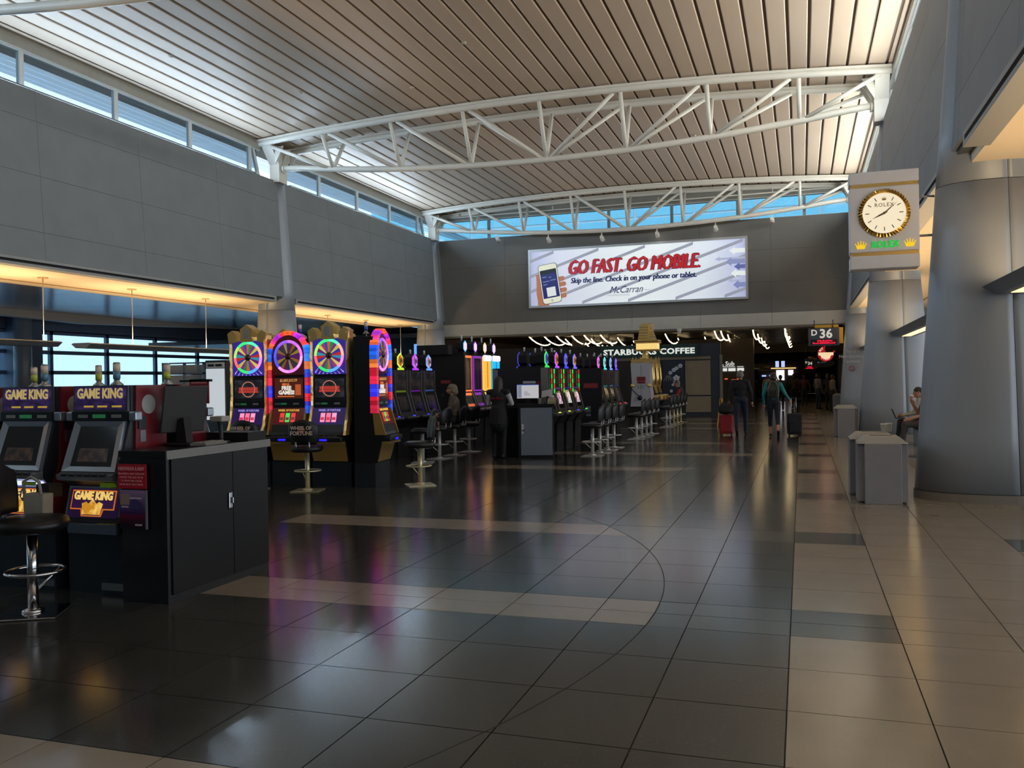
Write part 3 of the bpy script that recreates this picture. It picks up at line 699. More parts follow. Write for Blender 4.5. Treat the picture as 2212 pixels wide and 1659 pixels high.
jb = jm.node_tree.nodes['Principled BSDF']; jb.inputs['Emission Color'].default_value = (1, .72, .38, 1); jb.inputs['Emission Strength'].default_value = 7
JL = [(-11.72, 37.9), (-11.06, 38.1), (-10.45, 37.9), (-11.07, 42.0), (-9.76, 38.0), (-9.17, 37.9), (-11.25, 47.0), (-9.86, 42.4), (-8.45, 38.0), (-11.18, 50.9), (-9.85, 46.8), (-8.51, 42.3), (-8.51, 46.5), (-7.2, 40.2), (-5.89, 40.2), (-5.94, 44.9),
      (-4.55, 44.4), (-3.49, 37.9), (-4.61, 49.4), (-3.25, 38.2), (-3.3, 42.7), (-3.3, 47.2), (-3.28, 51.2), (-1.93, 38.3), (-1.93, 42.7), (-1.94, 47.0), (-1.96, 51.5), (-.63, 37.9), (-.63, 39.2), (-.64, 43.1), (-.64, 46.3), (-.65, 50.5)]
far_lamp = None
for k, (x, y) in enumerate(JL):
    t = thing('curved_ceiling_lamp', 'warm hooked tube lamp under the dark passage ceiling', 'lamp', (x, y, 3.6), 0, 'hooked passage lamps') if far_lamp is None else dup(far_lamp, (x, y, 3.6), 0)
    if far_lamp is None:
        far_lamp = t
        pts = [(0, 0, .02), (0, .6, -.13), (0, 1.25, -.24), (.02, 1.9, -.31), (.05, 2.4, -.33), (.1, 2.8, -.30), (.14, 3.05, -.24)]
        G().tube(pts, .026, 8).build('tube', jm, t)
        for p in (pts[1], pts[3]): G().cyl((p[0], p[1], p[2]), (p[0], p[1], .16), .012, n=6).build('hanger', blackm2, t)
neon = EM('red_neon', (255, 74, 24), 2.4)
for (x0, x1, y, z) in ((-10.35, -9.55, 40.0, 3.10), (-7.0, -6.25, 37.9, 2.80)):
    t = thing('neon_tube', 'red neon tube glowing in the dark bar behind the slots', 'lamp', ((x0+x1)/2, y, z), 0, 'red neon tubes')
    G().tube([((x0-x1)/2, 0, 0), ((x1-x0)/2, .25, -.02)], .045, 8).build('tube', neon, t)
    G().box(-.3, .3, .06, .1, .03, .9).build('hanger', blackm2, t)
# coffee shop front under the back wall
YS = 37.35
cf_ = thing('coffee_shop_front', 'shuttered coffee shop front with dark green sign and white flower mural', 'shop front', (0, YS, 0))
navy = P('shop_navy_frame', (40, 46, 58), .5); beige = P('shutter_beige', (128, 116, 94), .55, var=.05, scale=3)
G().box(-16.0, -5.7, 0, .3, 0, 3.05).build('dark_wall', P('shop_dark_wall', (34, 28, 26), .6), cf_)
G().box(-5.7, -3.2, .06, .3, 0, 3.05).build('frame', navy, cf_)
G().box(-8.3, -4.12, -.06, .06, 2.5, 3.03).build('sign_board', P('sign_dark_green', (18, 52, 46), .4), cf_)
fitw(text('sign_letters', 'STARBUCKS COFFEE', .33, EM('letter_white', (232, 236, 230), .8), cf_, (-6.19, -.075, 2.64), ext=.012, bold=.012, space=1.08), 3.9)
G().box(-8.3, -3.6, -.02, .06, 2.38, 2.5).build('header', P('header_beige', (116, 106, 88), .55), cf_)
G().box(-5.62, -4.70, .0, .08, .3, 2.36).build('mural_board', P('mural_navy', (28, 36, 52), .4), cf_)
wp = P('mural_white', (196, 200, 206), .6)
def flower(x, z, r, rot):
    g = G()
    for k in range(5):
        a = rot+k*2*PI/5; cx, cz = x+r*.55*math.cos(a), z+r*.55*math.sin(a)
        g.prism([(cx+r*.42*math.cos(a+q*PI/4)*(1.15 if q % 8 == 0 else 1), cz+r*.42*math.sin(a+q*PI/4)) for q in range(8)], 'y', -.012-.0005*k, 0)
    g.build('flower', wp, cf_)
for q in ((-4.86, 2.12, .10, .3), (-5.02, 2.02, .09, 1), (-5.13, 1.95, .10, .2), (-5.28, 1.83, .09, .9), (-5.03, 1.60, .15, .4), (-5.1, 1.42, .07, 0), (-5.18, 1.32, .06, .5), (-5.0, 1.28, .08, .1), (-5.25, 1.06, .07, .6)): flower(*q)
for k in range(5):
    x = -5.5+k*.055; G().tube([(x+.05-.02*k, -.008, 1.72), (x+.02, -.008, 1.62), (x-.08+.05*k, -.008, 1.48)], .007, 5).build('mural_stem', wp, cf_)
for (z0, z1) in ((.88, 2.33), (.16, .82)): G().box(-4.66, -3.62, .02, .08, z0, z1).build('shutter_panel', beige, cf_)
G().box(-3.24, -3.14, .0, .3, 0, 2.55).build('door_post', P('post_grey', (112, 108, 98), .5), cf_)
# sub shop further on
sb = thing('sandwich_shop_sign', 'white sandwich shop letters over three lit menu boards', 'sign', (-3.3, 44, 0))
G().box(-2.5, 1.1, .05, .6, 0, 3.5).build('shop_wall', P('sub_wall', (52, 44, 36), .5), sb)
text('sign_letters', 'Sub', .30, EM('sub_white', (226, 228, 224), .75), sb, (-.02, -.02, 2.17), ext=.01, bold=.006)
G().box(-.36, -.33, -.02, .03, 2.14, 2.24).build('letter_edge', EM('sub_white', (226, 228, 224), .75), sb)
G().box(-.36, .22, -.02, .03, 2.10, 2.13).build('underline', EM('sub_white', (226, 228, 224), .75), sb); G().box(.32, .62, -.02, .03, 2.10, 2.13).build('underline', EM('sub_white', (226, 228, 224), .75), sb)
for a, b in ((-.36, -.16), (-.1, .24), (.32, .64)): G().box(a, b, -.03, .05, 1.9, 2.05).build('menu_board', EM('menu_white', (236, 236, 232), .85), sb)
for x, z, w_ in ((-.28, 1.5, .14), (.05, 1.44, .2), (.3, 1.48, .12)): G().box(x, x+w_, -.03, .05, z, z+.05).build('heat_lamp', EM('heat_orange', (255, 120, 60), .9), sb)
G().box(.28, .55, -.04, .05, 1.55, 1.75).build('wall_poster', P('poster_tan', (150, 122, 92), .5), sb)
# gate signs
def gate_sign(x0, x1, y, z0, z1, num, label, s=1.0, full=True):
    t = thing('gate_sign', label, 'sign', ((x0+x1)/2, y, z0)); w_, h = (x1-x0)/2, z1-z0
    G().cbox(-w_, w_, -.05, .05, 0, h, .01).build('sign_box', P('sign_slate', (62, 68, 84), .45), t)
    yl = P('sign_yellow', (196, 150, 40), .5)
    G().box(w_-.02, w_+.14, .05, .35, .08, h+.12).build('yellow_return', yl, t); G().box(-w_+.2, w_+.14, .05, .35, h+.02, h+.12).build('yellow_top', yl, t)
    wt = EM('gate_white', (214, 210, 198), .7)
    text('gate_letter', 'D', .30*s, wt, t, (-w_*.62, -.056, h*.60), align='CENTER', bold=.008*s)
    text('gate_number', num, .46*s, wt, t, (w_*.14, -.056, h*.45), align='CENTER', bold=.013*s)
    G().box(-w_*.86, w_*.86, -.055, -.045, h*.08, h*.36).build('led_panel', P('led_black', (16, 12, 22), .3), t)
    lm = EM('led_red', (255, 26, 60), 1.3); rr = random.Random(3)
    for row, (a, b) in enumerate(((-.42, .48), (-.72, .74))):
        x = a*w_
        while x < b*w_:
            l = rr.uniform(.02, .06)*s; zz = h*(.235 if row == 0 else .11)
            G().box(x, x+l, -.06, -.054, zz, zz+h*rr.choice((.06, .09, .09))).build('led_text', lm, t); x += l+.018*s
    for q in (-.6, .6): G().cyl((q*w_, .02, h), (q*w_, .02, h+(3.7-z1)*.9), .015, n=6).build('hanger', blackm2, t)
    return t
gate_sign(.26, 1.34, 34.5, 2.71, 3.36, '36', 'slate gate sign D 36 with red LED lines and yellow edge')
gate_sign(.16, .68, 52, 1.95, 2.57, '34', 'small distant gate sign D 34 with red LED lines', .52)
pz = thing('pizza_sign', 'round red and cream pizza sign with a bite below the gate sign', 'sign', (.87, 34.9, 2.42))
disc = [(.285*math.cos(t), .285*math.sin(t)) for t in [PI*.62+i*(PI*1.52)/40 for i in range(41)]]+[(.17+.2*math.cos(t), .18+.2*math.sin(t)) for t in [PI*1.85-i*(PI*1.1)/14 for i in range(15)]]
G().prism(disc, 'y', -.04, .04).build('disc', EM('pizza_red', (176, 26, 30), .7), pz)
G().prism([(.2*math.cos(t), .2*math.sin(t)) for t in [PI*1.05+i*PI*.9/16 for i in range(17)]], 'y', -.05, -.035).build('pie', EM('pizza_cream', (250, 214, 168), .9), pz)
G().box(-.26, .27, -.052, -.036, -.06, .05).build('name_band', EM('pizza_cream', (250, 214, 168), .9), pz)
for i, ch in enumerate('PIZZA'):
    a = math.radians(-128+i*19); text('letter', ch, .105, EM('pizza_letter', (255, 206, 180), 1), pz, (.235*math.cos(a), -.055, .235*math.sin(a)-.0), rot=(PI/2, -(a+PI/2), 0), bold=.003)
for i, ch in enumerate('NY'):
    a = math.radians(146-i*24); text('letter', ch, .115, EM('pizza_letter', (255, 206, 180), 1), pz, (.19*math.cos(a), -.055, .19*math.sin(a)), rot=(PI/2, -(a-PI/2), 0), bold=.003)
G().cyl((-.1, 0, .2), (-.1, 0, .6), .015, n=6).build('hanger', blackm2, pz)
G().box(-.13, .1, -.02, .02, .25, .3).build('hanger_plate', blackm2, pz)
G().cyl((-.1, 0, .2), (-.1, 3.4, 1.34), .012, n=6).build('hanger', blackm2, pz)
ov_ = thing('oval_sign', 'black oval store sign hanging behind the pizza sign', 'sign', (.92, 40, 2.16))
G().prism([(.46*math.cos(i*PI/14), .2*math.sin(i*PI/14)) for i in range(28)], 'y', -.05, .05).build('oval_board', P('oval_black', (14, 15, 14), .35), ov_)
G().box(-.26, -.18, -.06, -.05, -.02, .05).build('sign_mark', wp, ov_); G().box(-.13, .08, -.06, -.05, 0, .035).build('sign_words', wp, ov_)
G().cyl((0, 0, .18), (0, 0, 1.5), .015, n=6).build('hanger', blackm2, ov_)
ds = thing('direction_sign', 'olive overhead direction sign with arrow far down the passage', 'sign', (-2.3, 56.5, 2.04))
G().box(-.5, .5, -.04, .04, 0, .36).build('sign_board', P('dir_olive', (58, 56, 40), .5), ds)
G().prism([(.1, .2), (.32, .2), (.32, .26), (.45, .17), (.32, .08), (.32, .14), (.1, .14)], 'y', -.05, -.035).build('arrow', P('dir_yellow', (170, 150, 70), .5), ds)
G().box(-.48, -.2, -.05, -.035, .05, .11).build('sign_words', wp, ds)
for q in (-.4, .3): G().cyl((q, 0, .36), (q, 0, 1.1), .015, n=6).build('hanger', blackm2, ds)
for x in (-1.44, -1.09):
    m = thing('flight_monitor', 'glowing pale blue flight monitor hung far down the passage', 'monitor', (x, 57.2, 2.17), 0, 'hanging flight monitors')
    G().cbox(-.12, .12, -.05, .05, 0, .42, .02).build('casing', blackm2, m); G().box(-.105, .105, -.056, -.049, .02, .4).build('screen', EM('monitor_blue', (188, 206, 250), 1.0), m)
    G().cyl((0, 0, .4), (0, 0, .95), .015, n=6).build('hanger', blackm2, m)
lw = thing('lit_shop_wall', 'bright white lit shop wall at the end of the passage', 'shop front', (-1.4, 70, 0))
G().box(-1.8, 1.6, .1, .4, 0, 3.5).build('shop_wall', P('sub_wall', (52, 44, 36), .5), lw)
G().box(-.44, .15, -.02, .1, 1.15, 2.1).build('light_box', EM('box_white', (250, 244, 255), 1.3), lw); G().box(.43, .8, -.02, .1, 1.7, 2.1).build('light_box', EM('box_white', (250, 244, 255), 1.3), lw)
G().box(-1.5, -.5, -.02, .1, 1.62, 1.74).build('light_strip', EM('box_blue', (170, 196, 255), 1.0), lw); G().box(-1.75, 1.0, -.06, .0, 2.2, 2.28).build('light_rail', EM('rail_warm', (255, 210, 130), 1.0), lw)
# caution sign
cs = thing('caution_sign', 'yellow folding wet-floor caution sign by the shop front post', 'sign', (-2.5, 29.2, 0), PI/2)
ycm = P('caution_yellow', (214, 162, 40), .5)
for sgn in (-1, 1): G().prism([(sgn*.11, 0), (sgn*.14, 0), (sgn*.03, .92), (sgn*.005, .92)], 'x', -.13, .13).build('leaf', ycm, cs)
# no-smoking lettering on the third right column
ns = bpy.data.objects.new('no_smoking_notice', None); COL.objects.link(ns); ns.parent = cols['R3']; ns.location = (-.45, -.50, 0); ns['label'] = 'pale no-smoking lettering with a ring symbol'
gm = P('notice_grey', (188, 192, 196), .5)
for i, (s_, z) in enumerate((('This is a', 2.46), ('Non-Smoking', 2.27), ('Terminal', 2.08))): text('notice_line', s_, .17, gm, ns, (.0, -.03, z), rot=(PI/2, 0, -.25), bold=.002)
G().tube([(.10*math.cos(t), -.03, 1.85+.10*math.sin(t)) for t in [i*PI/10 for i in range(20)]], .014, 6, closed=True).build('ring', P('notice_red', (150, 60, 60), .5), ns)
G().cyl((-.07, -.03, 1.92), (.07, -.03, 1.78), .012, n=6).build('slash', P('notice_red', (150, 60, 60), .5), ns)
G().box(-.05, .06, -.025, -.015, 1.84, 1.86).build('cigarette', gm, ns)
# dome camera on the pale band
dc = thing('ceiling_camera', 'small white camera housing under the pale band', 'camera', (-4.78, 36.6, 3.62))
G().lathe([(.03, -.2), (.05, -.17), (.09, -.05), (.1, 0), (.1, .02)], 14).build('housing', white_m, dc)
# ================================================================== SLOT MACHINES
scr_off = P('dark_screen', (10, 11, 14), .07, spec=.7)
def candle(parent, x, y, z, top=(235, 214, 190), low=(90, 140, 170), s=1.0):
    g = G().lathe([(.05*s, 0), (.045*s, .012*s), (.022*s, .03*s), (.022*s, .05*s)], 12, (x, y, z)); g.build('candle_foot', steel, parent)
    c = G().cyl((x, y, z+.05*s), (x, y, z+.105*s), .026*s, n=12).build('candle_lens', P('lens_%d_%d_%d' % low, low, .3, spec=.6), parent)
    G().cyl((x, y, z+.105*s), (x, y, z+.165*s), .026*s, n=12).build('candle_lens', P('lens_%d_%d_%d' % top, top, .3), parent)
    G().cyl((x, y, z+.165*s), (x, y, z+.175*s), .027*s, .02*s, n=12).build('candle_cap', steel, parent)
# ---- upright video poker machine, front towards -Y
def poker_machine(loc, rz, label, glass_bright=False, lamp=(90, 140, 170)):
    t = thing('slot_machine', label, 'slot machine', loc, rz, 'upright poker machines')
    red = P('cabinet_red', (118, 28, 38), .35, var=.05); dkg = P('cabinet_dark', (34, 38, 44), .4); lt = P('cabinet_silver', (150, 158, 168), .28, .6)
    body = [(.27, .46), (-.20, .46), (-.24, .56), (-.17, .82), (-.235, .88), (-.235, .94), (-.10, 1.34), (-.10, 1.60), (.27, 1.60)]
    G().prism(body, 'x', -.265, .265).build('cabinet', dkg, t)
    for s in (-1, 1):
        a, b = sorted((s*.262, s*.285)); sd = G().prism([(.27, .46), (-.14, .46), (-.14, .86), (-.08, 1.0), (-.06, 1.60), (.27, 1.60)], 'x', a, b).build('side_panel', red, t)
        if s > 0:
            G().lathe([(.075, .0), (.075, .004)], 24, (b-.001, .07, 1.45), 'x').build('round_badge', P('badge_grey', (170, 174, 176), .4), sd)
            G().box(b-.002, b+.012, -.05, .03, 1.26, 1.36).build('side_lock', dkg, sd)
            G().box(b-.002, b+.006, -.03, .03, 1.16, 1.25).build('side_plate', steel, sd)
    G().prism([(-.105, 1.40), (-.105, 1.60), (-.12, 1.60), (-.13, 1.40)], 'x', -.26, .26).build('sign_frame', P('sign_frame_grey', (70, 74, 84), .35), t)
    gl = G().prism([(-.128, 1.415), (-.119, 1.588), (-.124, 1.588), (-.134, 1.415)], 'x', -.245, .245).build('top_glass', screen_mat('poker_top_glass', (40, 28, 66), (74, 56, 108), (9, 9, 14), .55), t)
    text('top_title', 'GAME KING', .105, EM('title_cream', (214, 190, 120), .55), t, (0, -.133, 1.505), rot=(math.radians(87), 0, 0), bold=.003, sx=.78)
    text('top_title_outline', 'GAME KING', .105, EM('title_plum', (96, 70, 120), .5), t, (0, -.1285, 1.503), rot=(math.radians(87), 0, 0), bold=.008, sx=.78)
    for k, x in enumerate((-.15, -.02, .12)): G().box(x, x+.09, -.137, -.129, 1.432, 1.446).build('top_print', EM('title_gold', (220, 180, 70), .5), t)
    G().box(-.265, .265, -.14, -.10, 1.325, 1.40).build('player_panel', P('panel_black', (26, 28, 32), .3), t)
    G().box(-.06, .06, -.146, -.139, 1.35, 1.378).build('player_display', EM('lcd_green', (40, 110, 70), .5), t)
    for x in (-.2, .12): G().box(x, x+.09, -.146, -.139, 1.352, 1.376).build('panel_label', P('label_grey', (140, 142, 140), .5), t)
    for s in (-1, 1):
        a, b = sorted((s*.265, s*.335)); G().cbox(a, b, -.13, -.05, 1.325, 1.40, .012).build('speaker_ear', lt, t)
    # slanted screen in a silver frame; slope from (z .95,y -.235) to (z 1.32,y -.11)
    def sl(z): return -.235+(z-.94)*(.135/.40)
    fr_ = [(-.255, .95), (.255, .95), (.235, 1.325), (-.235, 1.325)]; inn = [(-.195, .985), (.195, .985), (.18, 1.285), (-.18, 1.285)]
    g = G(); o = [(x, sl(z)-.035, z) for x, z in fr_]; i_ = [(x, sl(z)-.02, z) for x, z in inn]; b_ = [(x, sl(z)+.01, z) for x, z in fr_]
    g.add(o+i_+b_, [(0, 1, 5, 4), (1, 2, 6, 5), (2, 3, 7, 6), (3, 0, 4, 7), (0, 1, 9, 8), (1, 2, 10, 9), (2, 3, 11, 10), (3, 0, 8, 11)]); g.build('screen_frame', lt, t)
    G().add([(x, sl(z)-.018, z) for x, z in inn], [(0, 1, 2, 3)]).build('screen', scr_off, t)
    G().add([(x*.9, sl(z)-.0195, z) for x, z in ((-.16, 1.02), (.16, 1.02), (.155, 1.12), (-.155, 1.12))], [(0, 1, 2, 3)]).build('screen_picture', screen_mat('poker_picture', (38, 34, 36), (84, 64, 52), (14, 14, 14), .35), t)
    G().prism([(-.235, .87), (-.30, .885), (-.31, .925), (-.235, .95)], 'x', -.262, .262).build('button_deck', lt, t)
    for k in range(6): G().cbox(-.21+k*.072, -.155+k*.072, -.318, -.285, .915, .935, .004).build('play_button', P('button_black', (20, 20, 22), .3), t)
    G().box(.10, .2, -.25, -.19, .83, .86).build('bill_slot', EM('bill_green', (70, 90, 20), .5), t)
    if glass_bright: G().box(-.22, .24, -.24, -.19, .83, .862).build('lit_strip', EM('cool_strip', (190, 200, 255), 1.6), t)
    G().prism([(-.215, .575), (-.16, .825), (-.175, .83), (-.235, .575)], 'x', -.262, .262).build('belly_frame', lt, t)
    G().prism([(-.236, .595), (-.181, .81), (-.186, .812), (-.243, .595)], 'x', -.235, .235).build('belly_glass', EM('belly_plum', (36, 18, 52), .6), t)
    def bl(z): return -.245+(z-.595)*(.056/.215)
    def bel(nm, pts, m, d=.002): return G().add([(x, bl(z)-d, z) for x, z in pts], [list(range(len(pts)))]).build(nm, m, t)
    bel('belly_border', [(-.21, .655), (-.11, .655), (-.095, .605), (.095, .605), (.11, .655), (.21, .655), (.21, .80), (-.21, .80)], EM('belly_orange', (220, 120, 40), .7))
    bel('belly_field', [(-.2, .665), (-.1, .665), (-.085, .614), (.085, .614), (.1, .665), (.2, .665), (.2, .79), (-.2, .79)], EM('belly_purple', (58, 26, 70), .6), .004)
    bel('belly_crown', [(-.085, .62), (.085, .62), (.10, .70), (.062, .715), (.04, .70), (0, .735), (-.04, .70), (-.062, .715), (-.10, .70)], screen_mat('belly_gold', (196, 132, 34), (255, 214, 110), (16, 16, 16), 1.0), .006)
    text('belly_title', 'GAME KING', .085, EM('belly_letters', (238, 198, 110), .95), t, (0, bl(.735)-.008, .732), rot=(math.radians(76), 0, 0), bold=.004, sx=.80)
    G().cbox(-.2, .26, -.27, -.14, .475, .555, .008).build('coin_tray', P('tray_blue_steel', (96, 110, 128), .35, .5), t)
    for k in range(3): G().box(.08+k*.06, .12+k*.06, -.271, -.2, .555, .558).build('tray_label', P('label_yellow', (190, 180, 70), .5), t)
    G().box(-.3, .3, -.16, .27, 0, .46).build('plinth', plinth_m, t)
    G().box(.02, .28, -.168, -.16, .03, .085).build('vent_grille', steel, t)
    candle(t, .0, .05, 1.60, low=lamp, s=1.05)
    return t
FY = 5.55
pm = [poker_machine((-5.15, FY, 0), 0, 'upright poker machine with glowing gold belly glass beside the cashier counter'),
      poker_machine((-5.88, FY, 0), 0, 'upright poker machine with a white lit strip above its belly glass', True),
      poker_machine((-6.61, FY, 0), 0, 'upright poker machine at the outer end of the poker row')]
for x in (-5.15, -5.88, -6.61):
    poker_machine((x, FY+.68, 0), PI, 'upright poker machine backing onto the front poker row, its yellow lamp showing above', False, (196, 200, 70))
# red notice on the end machine
nt_ = thing('red_notice', 'small red notice sheet standing on the machine bank by the monitor', 'notice', (-4.80, 6.05, 1.64))
G().box(-.02, .17, .0, .008, -.2, 0).build('sheet', P('notice_red_sheet', (150, 36, 48), .5), nt_)
for k in range(4): G().box(.0, .15, -.003, 0, -.17+.045*k, -.155+.045*k).build('print_line', P('notice_pink', (200, 120, 126), .5), nt_)
G().box(-.02, .17, .0, .05, -.02, 0).build('foot', blackm2, nt_); G().box(-.12, .05, .0, .04, -.02, -.005).build('stem', blackm2, nt_)
# ---- cashier counter in front
c1 = thing('cashier_counter', 'tall black cashier counter with grey edge, door handle and red notice', 'counter', (-4.615, 5.88, 0))
G().box(-.18, .225, -.64, .62, .0, 1.07).build('cabinet', black_m, c1)
G().box(-.185, .24, -.66, .63, 1.07, 1.115).build('worktop', P('worktop_black', (22, 22, 24), .3), c1)
G().box(.238, .252, -.66, .635, 1.055, 1.118).build('grey_edge', P('edge_grey', (128, 128, 126), .45), c1)
dr = G().box(.225, .238, -.6, .12, .06, 1.05).build('door', P('door_black', (13, 14, 17), .4, spec=.3), c1)
G().box(.225, .236, .13, .61, .06, 1.05).build('door', P('door_black', (13, 14, 17), .4, spec=.3), c1)
G().cbox(.238, .252, .055, .1, .60, .73, .006).build('handle_plate', chrome, dr); G().cbox(.25, .275, .07, .085, .64, .69, .004).build('handle', chrome, dr)
G().box(-.185, .22, .36, .62, 1.115, 1.19).build('back_ledge', blackm2, c1)
nr = G().box(-.18, .07, -.675, -.66, .84, 1.02).build('law_notice', P('law_red', (176, 22, 44), .4), c1)
text('notice_title', 'NEVADA LAW', .036, P('law_print', (226, 150, 156), .5), c1, (-.055, -.678, .975), bold=.0012)
for k, s_ in enumerate(('PROHIBITS ANY PERSONS', 'UNDER THE AGE OF 21', 'TO PLAY OR LOITER', 'NEAR SLOT MACHINES')): text('notice_words', s_, .0205, P('law_print', (226, 150, 156), .5), c1, (-.055, -.678, .943-.026*k))
def poster_mat():
    m = bpy.data.materials.new('poster_print'); m.use_nodes = True; nt = m.node_tree; b = nt.nodes['Principled BSDF']
    t = nt.nodes.new('ShaderNodeTexCoord'); s = nt.nodes.new('ShaderNodeSeparateXYZ'); nt.links.new(t.outputs['Generated'], s.inputs[0])
    r = nt.nodes.new('ShaderNodeValToRGB'); nt.links.new(s.outputs['Z'], r.inputs[0]); q = r.color_ramp
    q.elements[0].color = (*lin((24, 20, 34)), 1); q.elements[1].color = (*lin((150, 124, 160)), 1)
    for p, c in ((.2, (60, 26, 44)), (.36, (104, 30, 60)), (.40, (60, 34, 84)), (.6, (92, 74, 120))): q.elements.new(p).color = (*lin(c), 1)
    nt.links.new(r.outputs[0], b.inputs['Base Color']); b.inputs['Roughness'].default_value = .2; return m
G().box(-.17, .06, -.672, -.66, .545, .83).build('poster', poster_mat(), c1)
G().box(-.16, -.08, -.675, -.671, .72, .8).build('poster_patch', P('poster_tan2', (150, 128, 120), .5), c1)
G().prism([(-.09, .69), (.03, .69), (.03, .73), (-.02, .765), (-.06, .755)], 'y', -.675, -.671).build('poster_skyline', P('poster_violet', (58, 50, 104), .5), c1)
for (a, b, z) in ((-.075, .03, .765), (-.15, -.09, .70), (-.03, .03, .57)): G().box(a, b, -.676, -.671, z, z+.012).build('poster_line', P('poster_pale', (190, 170, 190), .5), c1)
G().box(.06, .07, -.672, -.655, .545, .83).build('poster_rail', P('clear_rail', (120, 116, 130), .3), c1)
# back view of the counter screen, keyboard and printer
mo = thing('counter_monitor', 'dark computer monitor seen from behind on the cashier counter', 'monitor', (-4.71, 5.80, 1.117))
mg = P('monitor_back', (52, 52, 52), .5)
panel = G().prism([(-.045, .10), (-.02, .10), (.055, .47), (.03, .47)], 'y', -.16, .22).build('panel', mg, mo, rot=(0, 0, -.35), bevel=.008)
G().prism([(-.05, .12), (-.046, .12), (.027, .455), (.023, .455)], 'y', -.14, .2).build('screen', scr_off, panel)
G().prism([(-.02, .0), (.08, .0), (.05, .22), (-.005, .2)], 'y', -.03, .05).build('stand', blackm2, mo)
G().cbox(-.09, .14, -.09, .11, -.001, .02, .006).build('foot', blackm2, mo)
kb = thing('keyboard', 'grey keyboard lying on the cashier counter', 'keyboard', (-4.475, 5.84, 1.117), .12)
G().cbox(-.07, .07, -.16, .16, 0, .022, .005).build('base', P('kb_grey', (120, 118, 112), .5), kb)
for i in range(4):
    for j in range(9): G().box(-.056+i*.028, -.034+i*.028, -.145+j*.032, -.12+j*.032, .02, .029).build('key', P('kb_key', (148, 146, 140), .5), kb)
ar = thing('card_terminal', 'pale card terminal on a bent arm beside the monitor', 'card terminal', (-4.56, 6.11, 1.117))
G().tube([(0, 0, 0), (0, 0, .05), (-.02, .02, .12), (-.05, .03, .2)], .018, 8).build('arm', mg, ar); G().cbox(-.1, .02, -.02, .1, .17, .215, .008).build('reader', P('reader_pale', (170, 166, 156), .5), ar); G().cbox(-.05, .05, -.05, .05, 0, .012, .004).build('foot', mg, ar)
hb = thing('paper_bag', 'white paper bag with loop handle hung between the poker machines', 'bag', (-5.46, 5.12, .56))
G().prism([(-.09, 0), (.09, 0), (.10, .24), (-.10, .24)], 'y', -.05, .05).build('bag_body', P('bag_white', (158, 152, 140), .7, var=.1, scale=10), hb, bevel=.01)
G().tube([(-.08, -.05, .24), (-.075, -.06, .33), (0, -.06, .37), (.075, -.06, .33), (.08, -.05, .24)], .012, 6).build('bag_handle', P('bag_white2', (170, 164, 152), .7), hb)
G().box(-.06, .06, .04, .17, .2, .3).build('hook_strap', blackm2, hb)
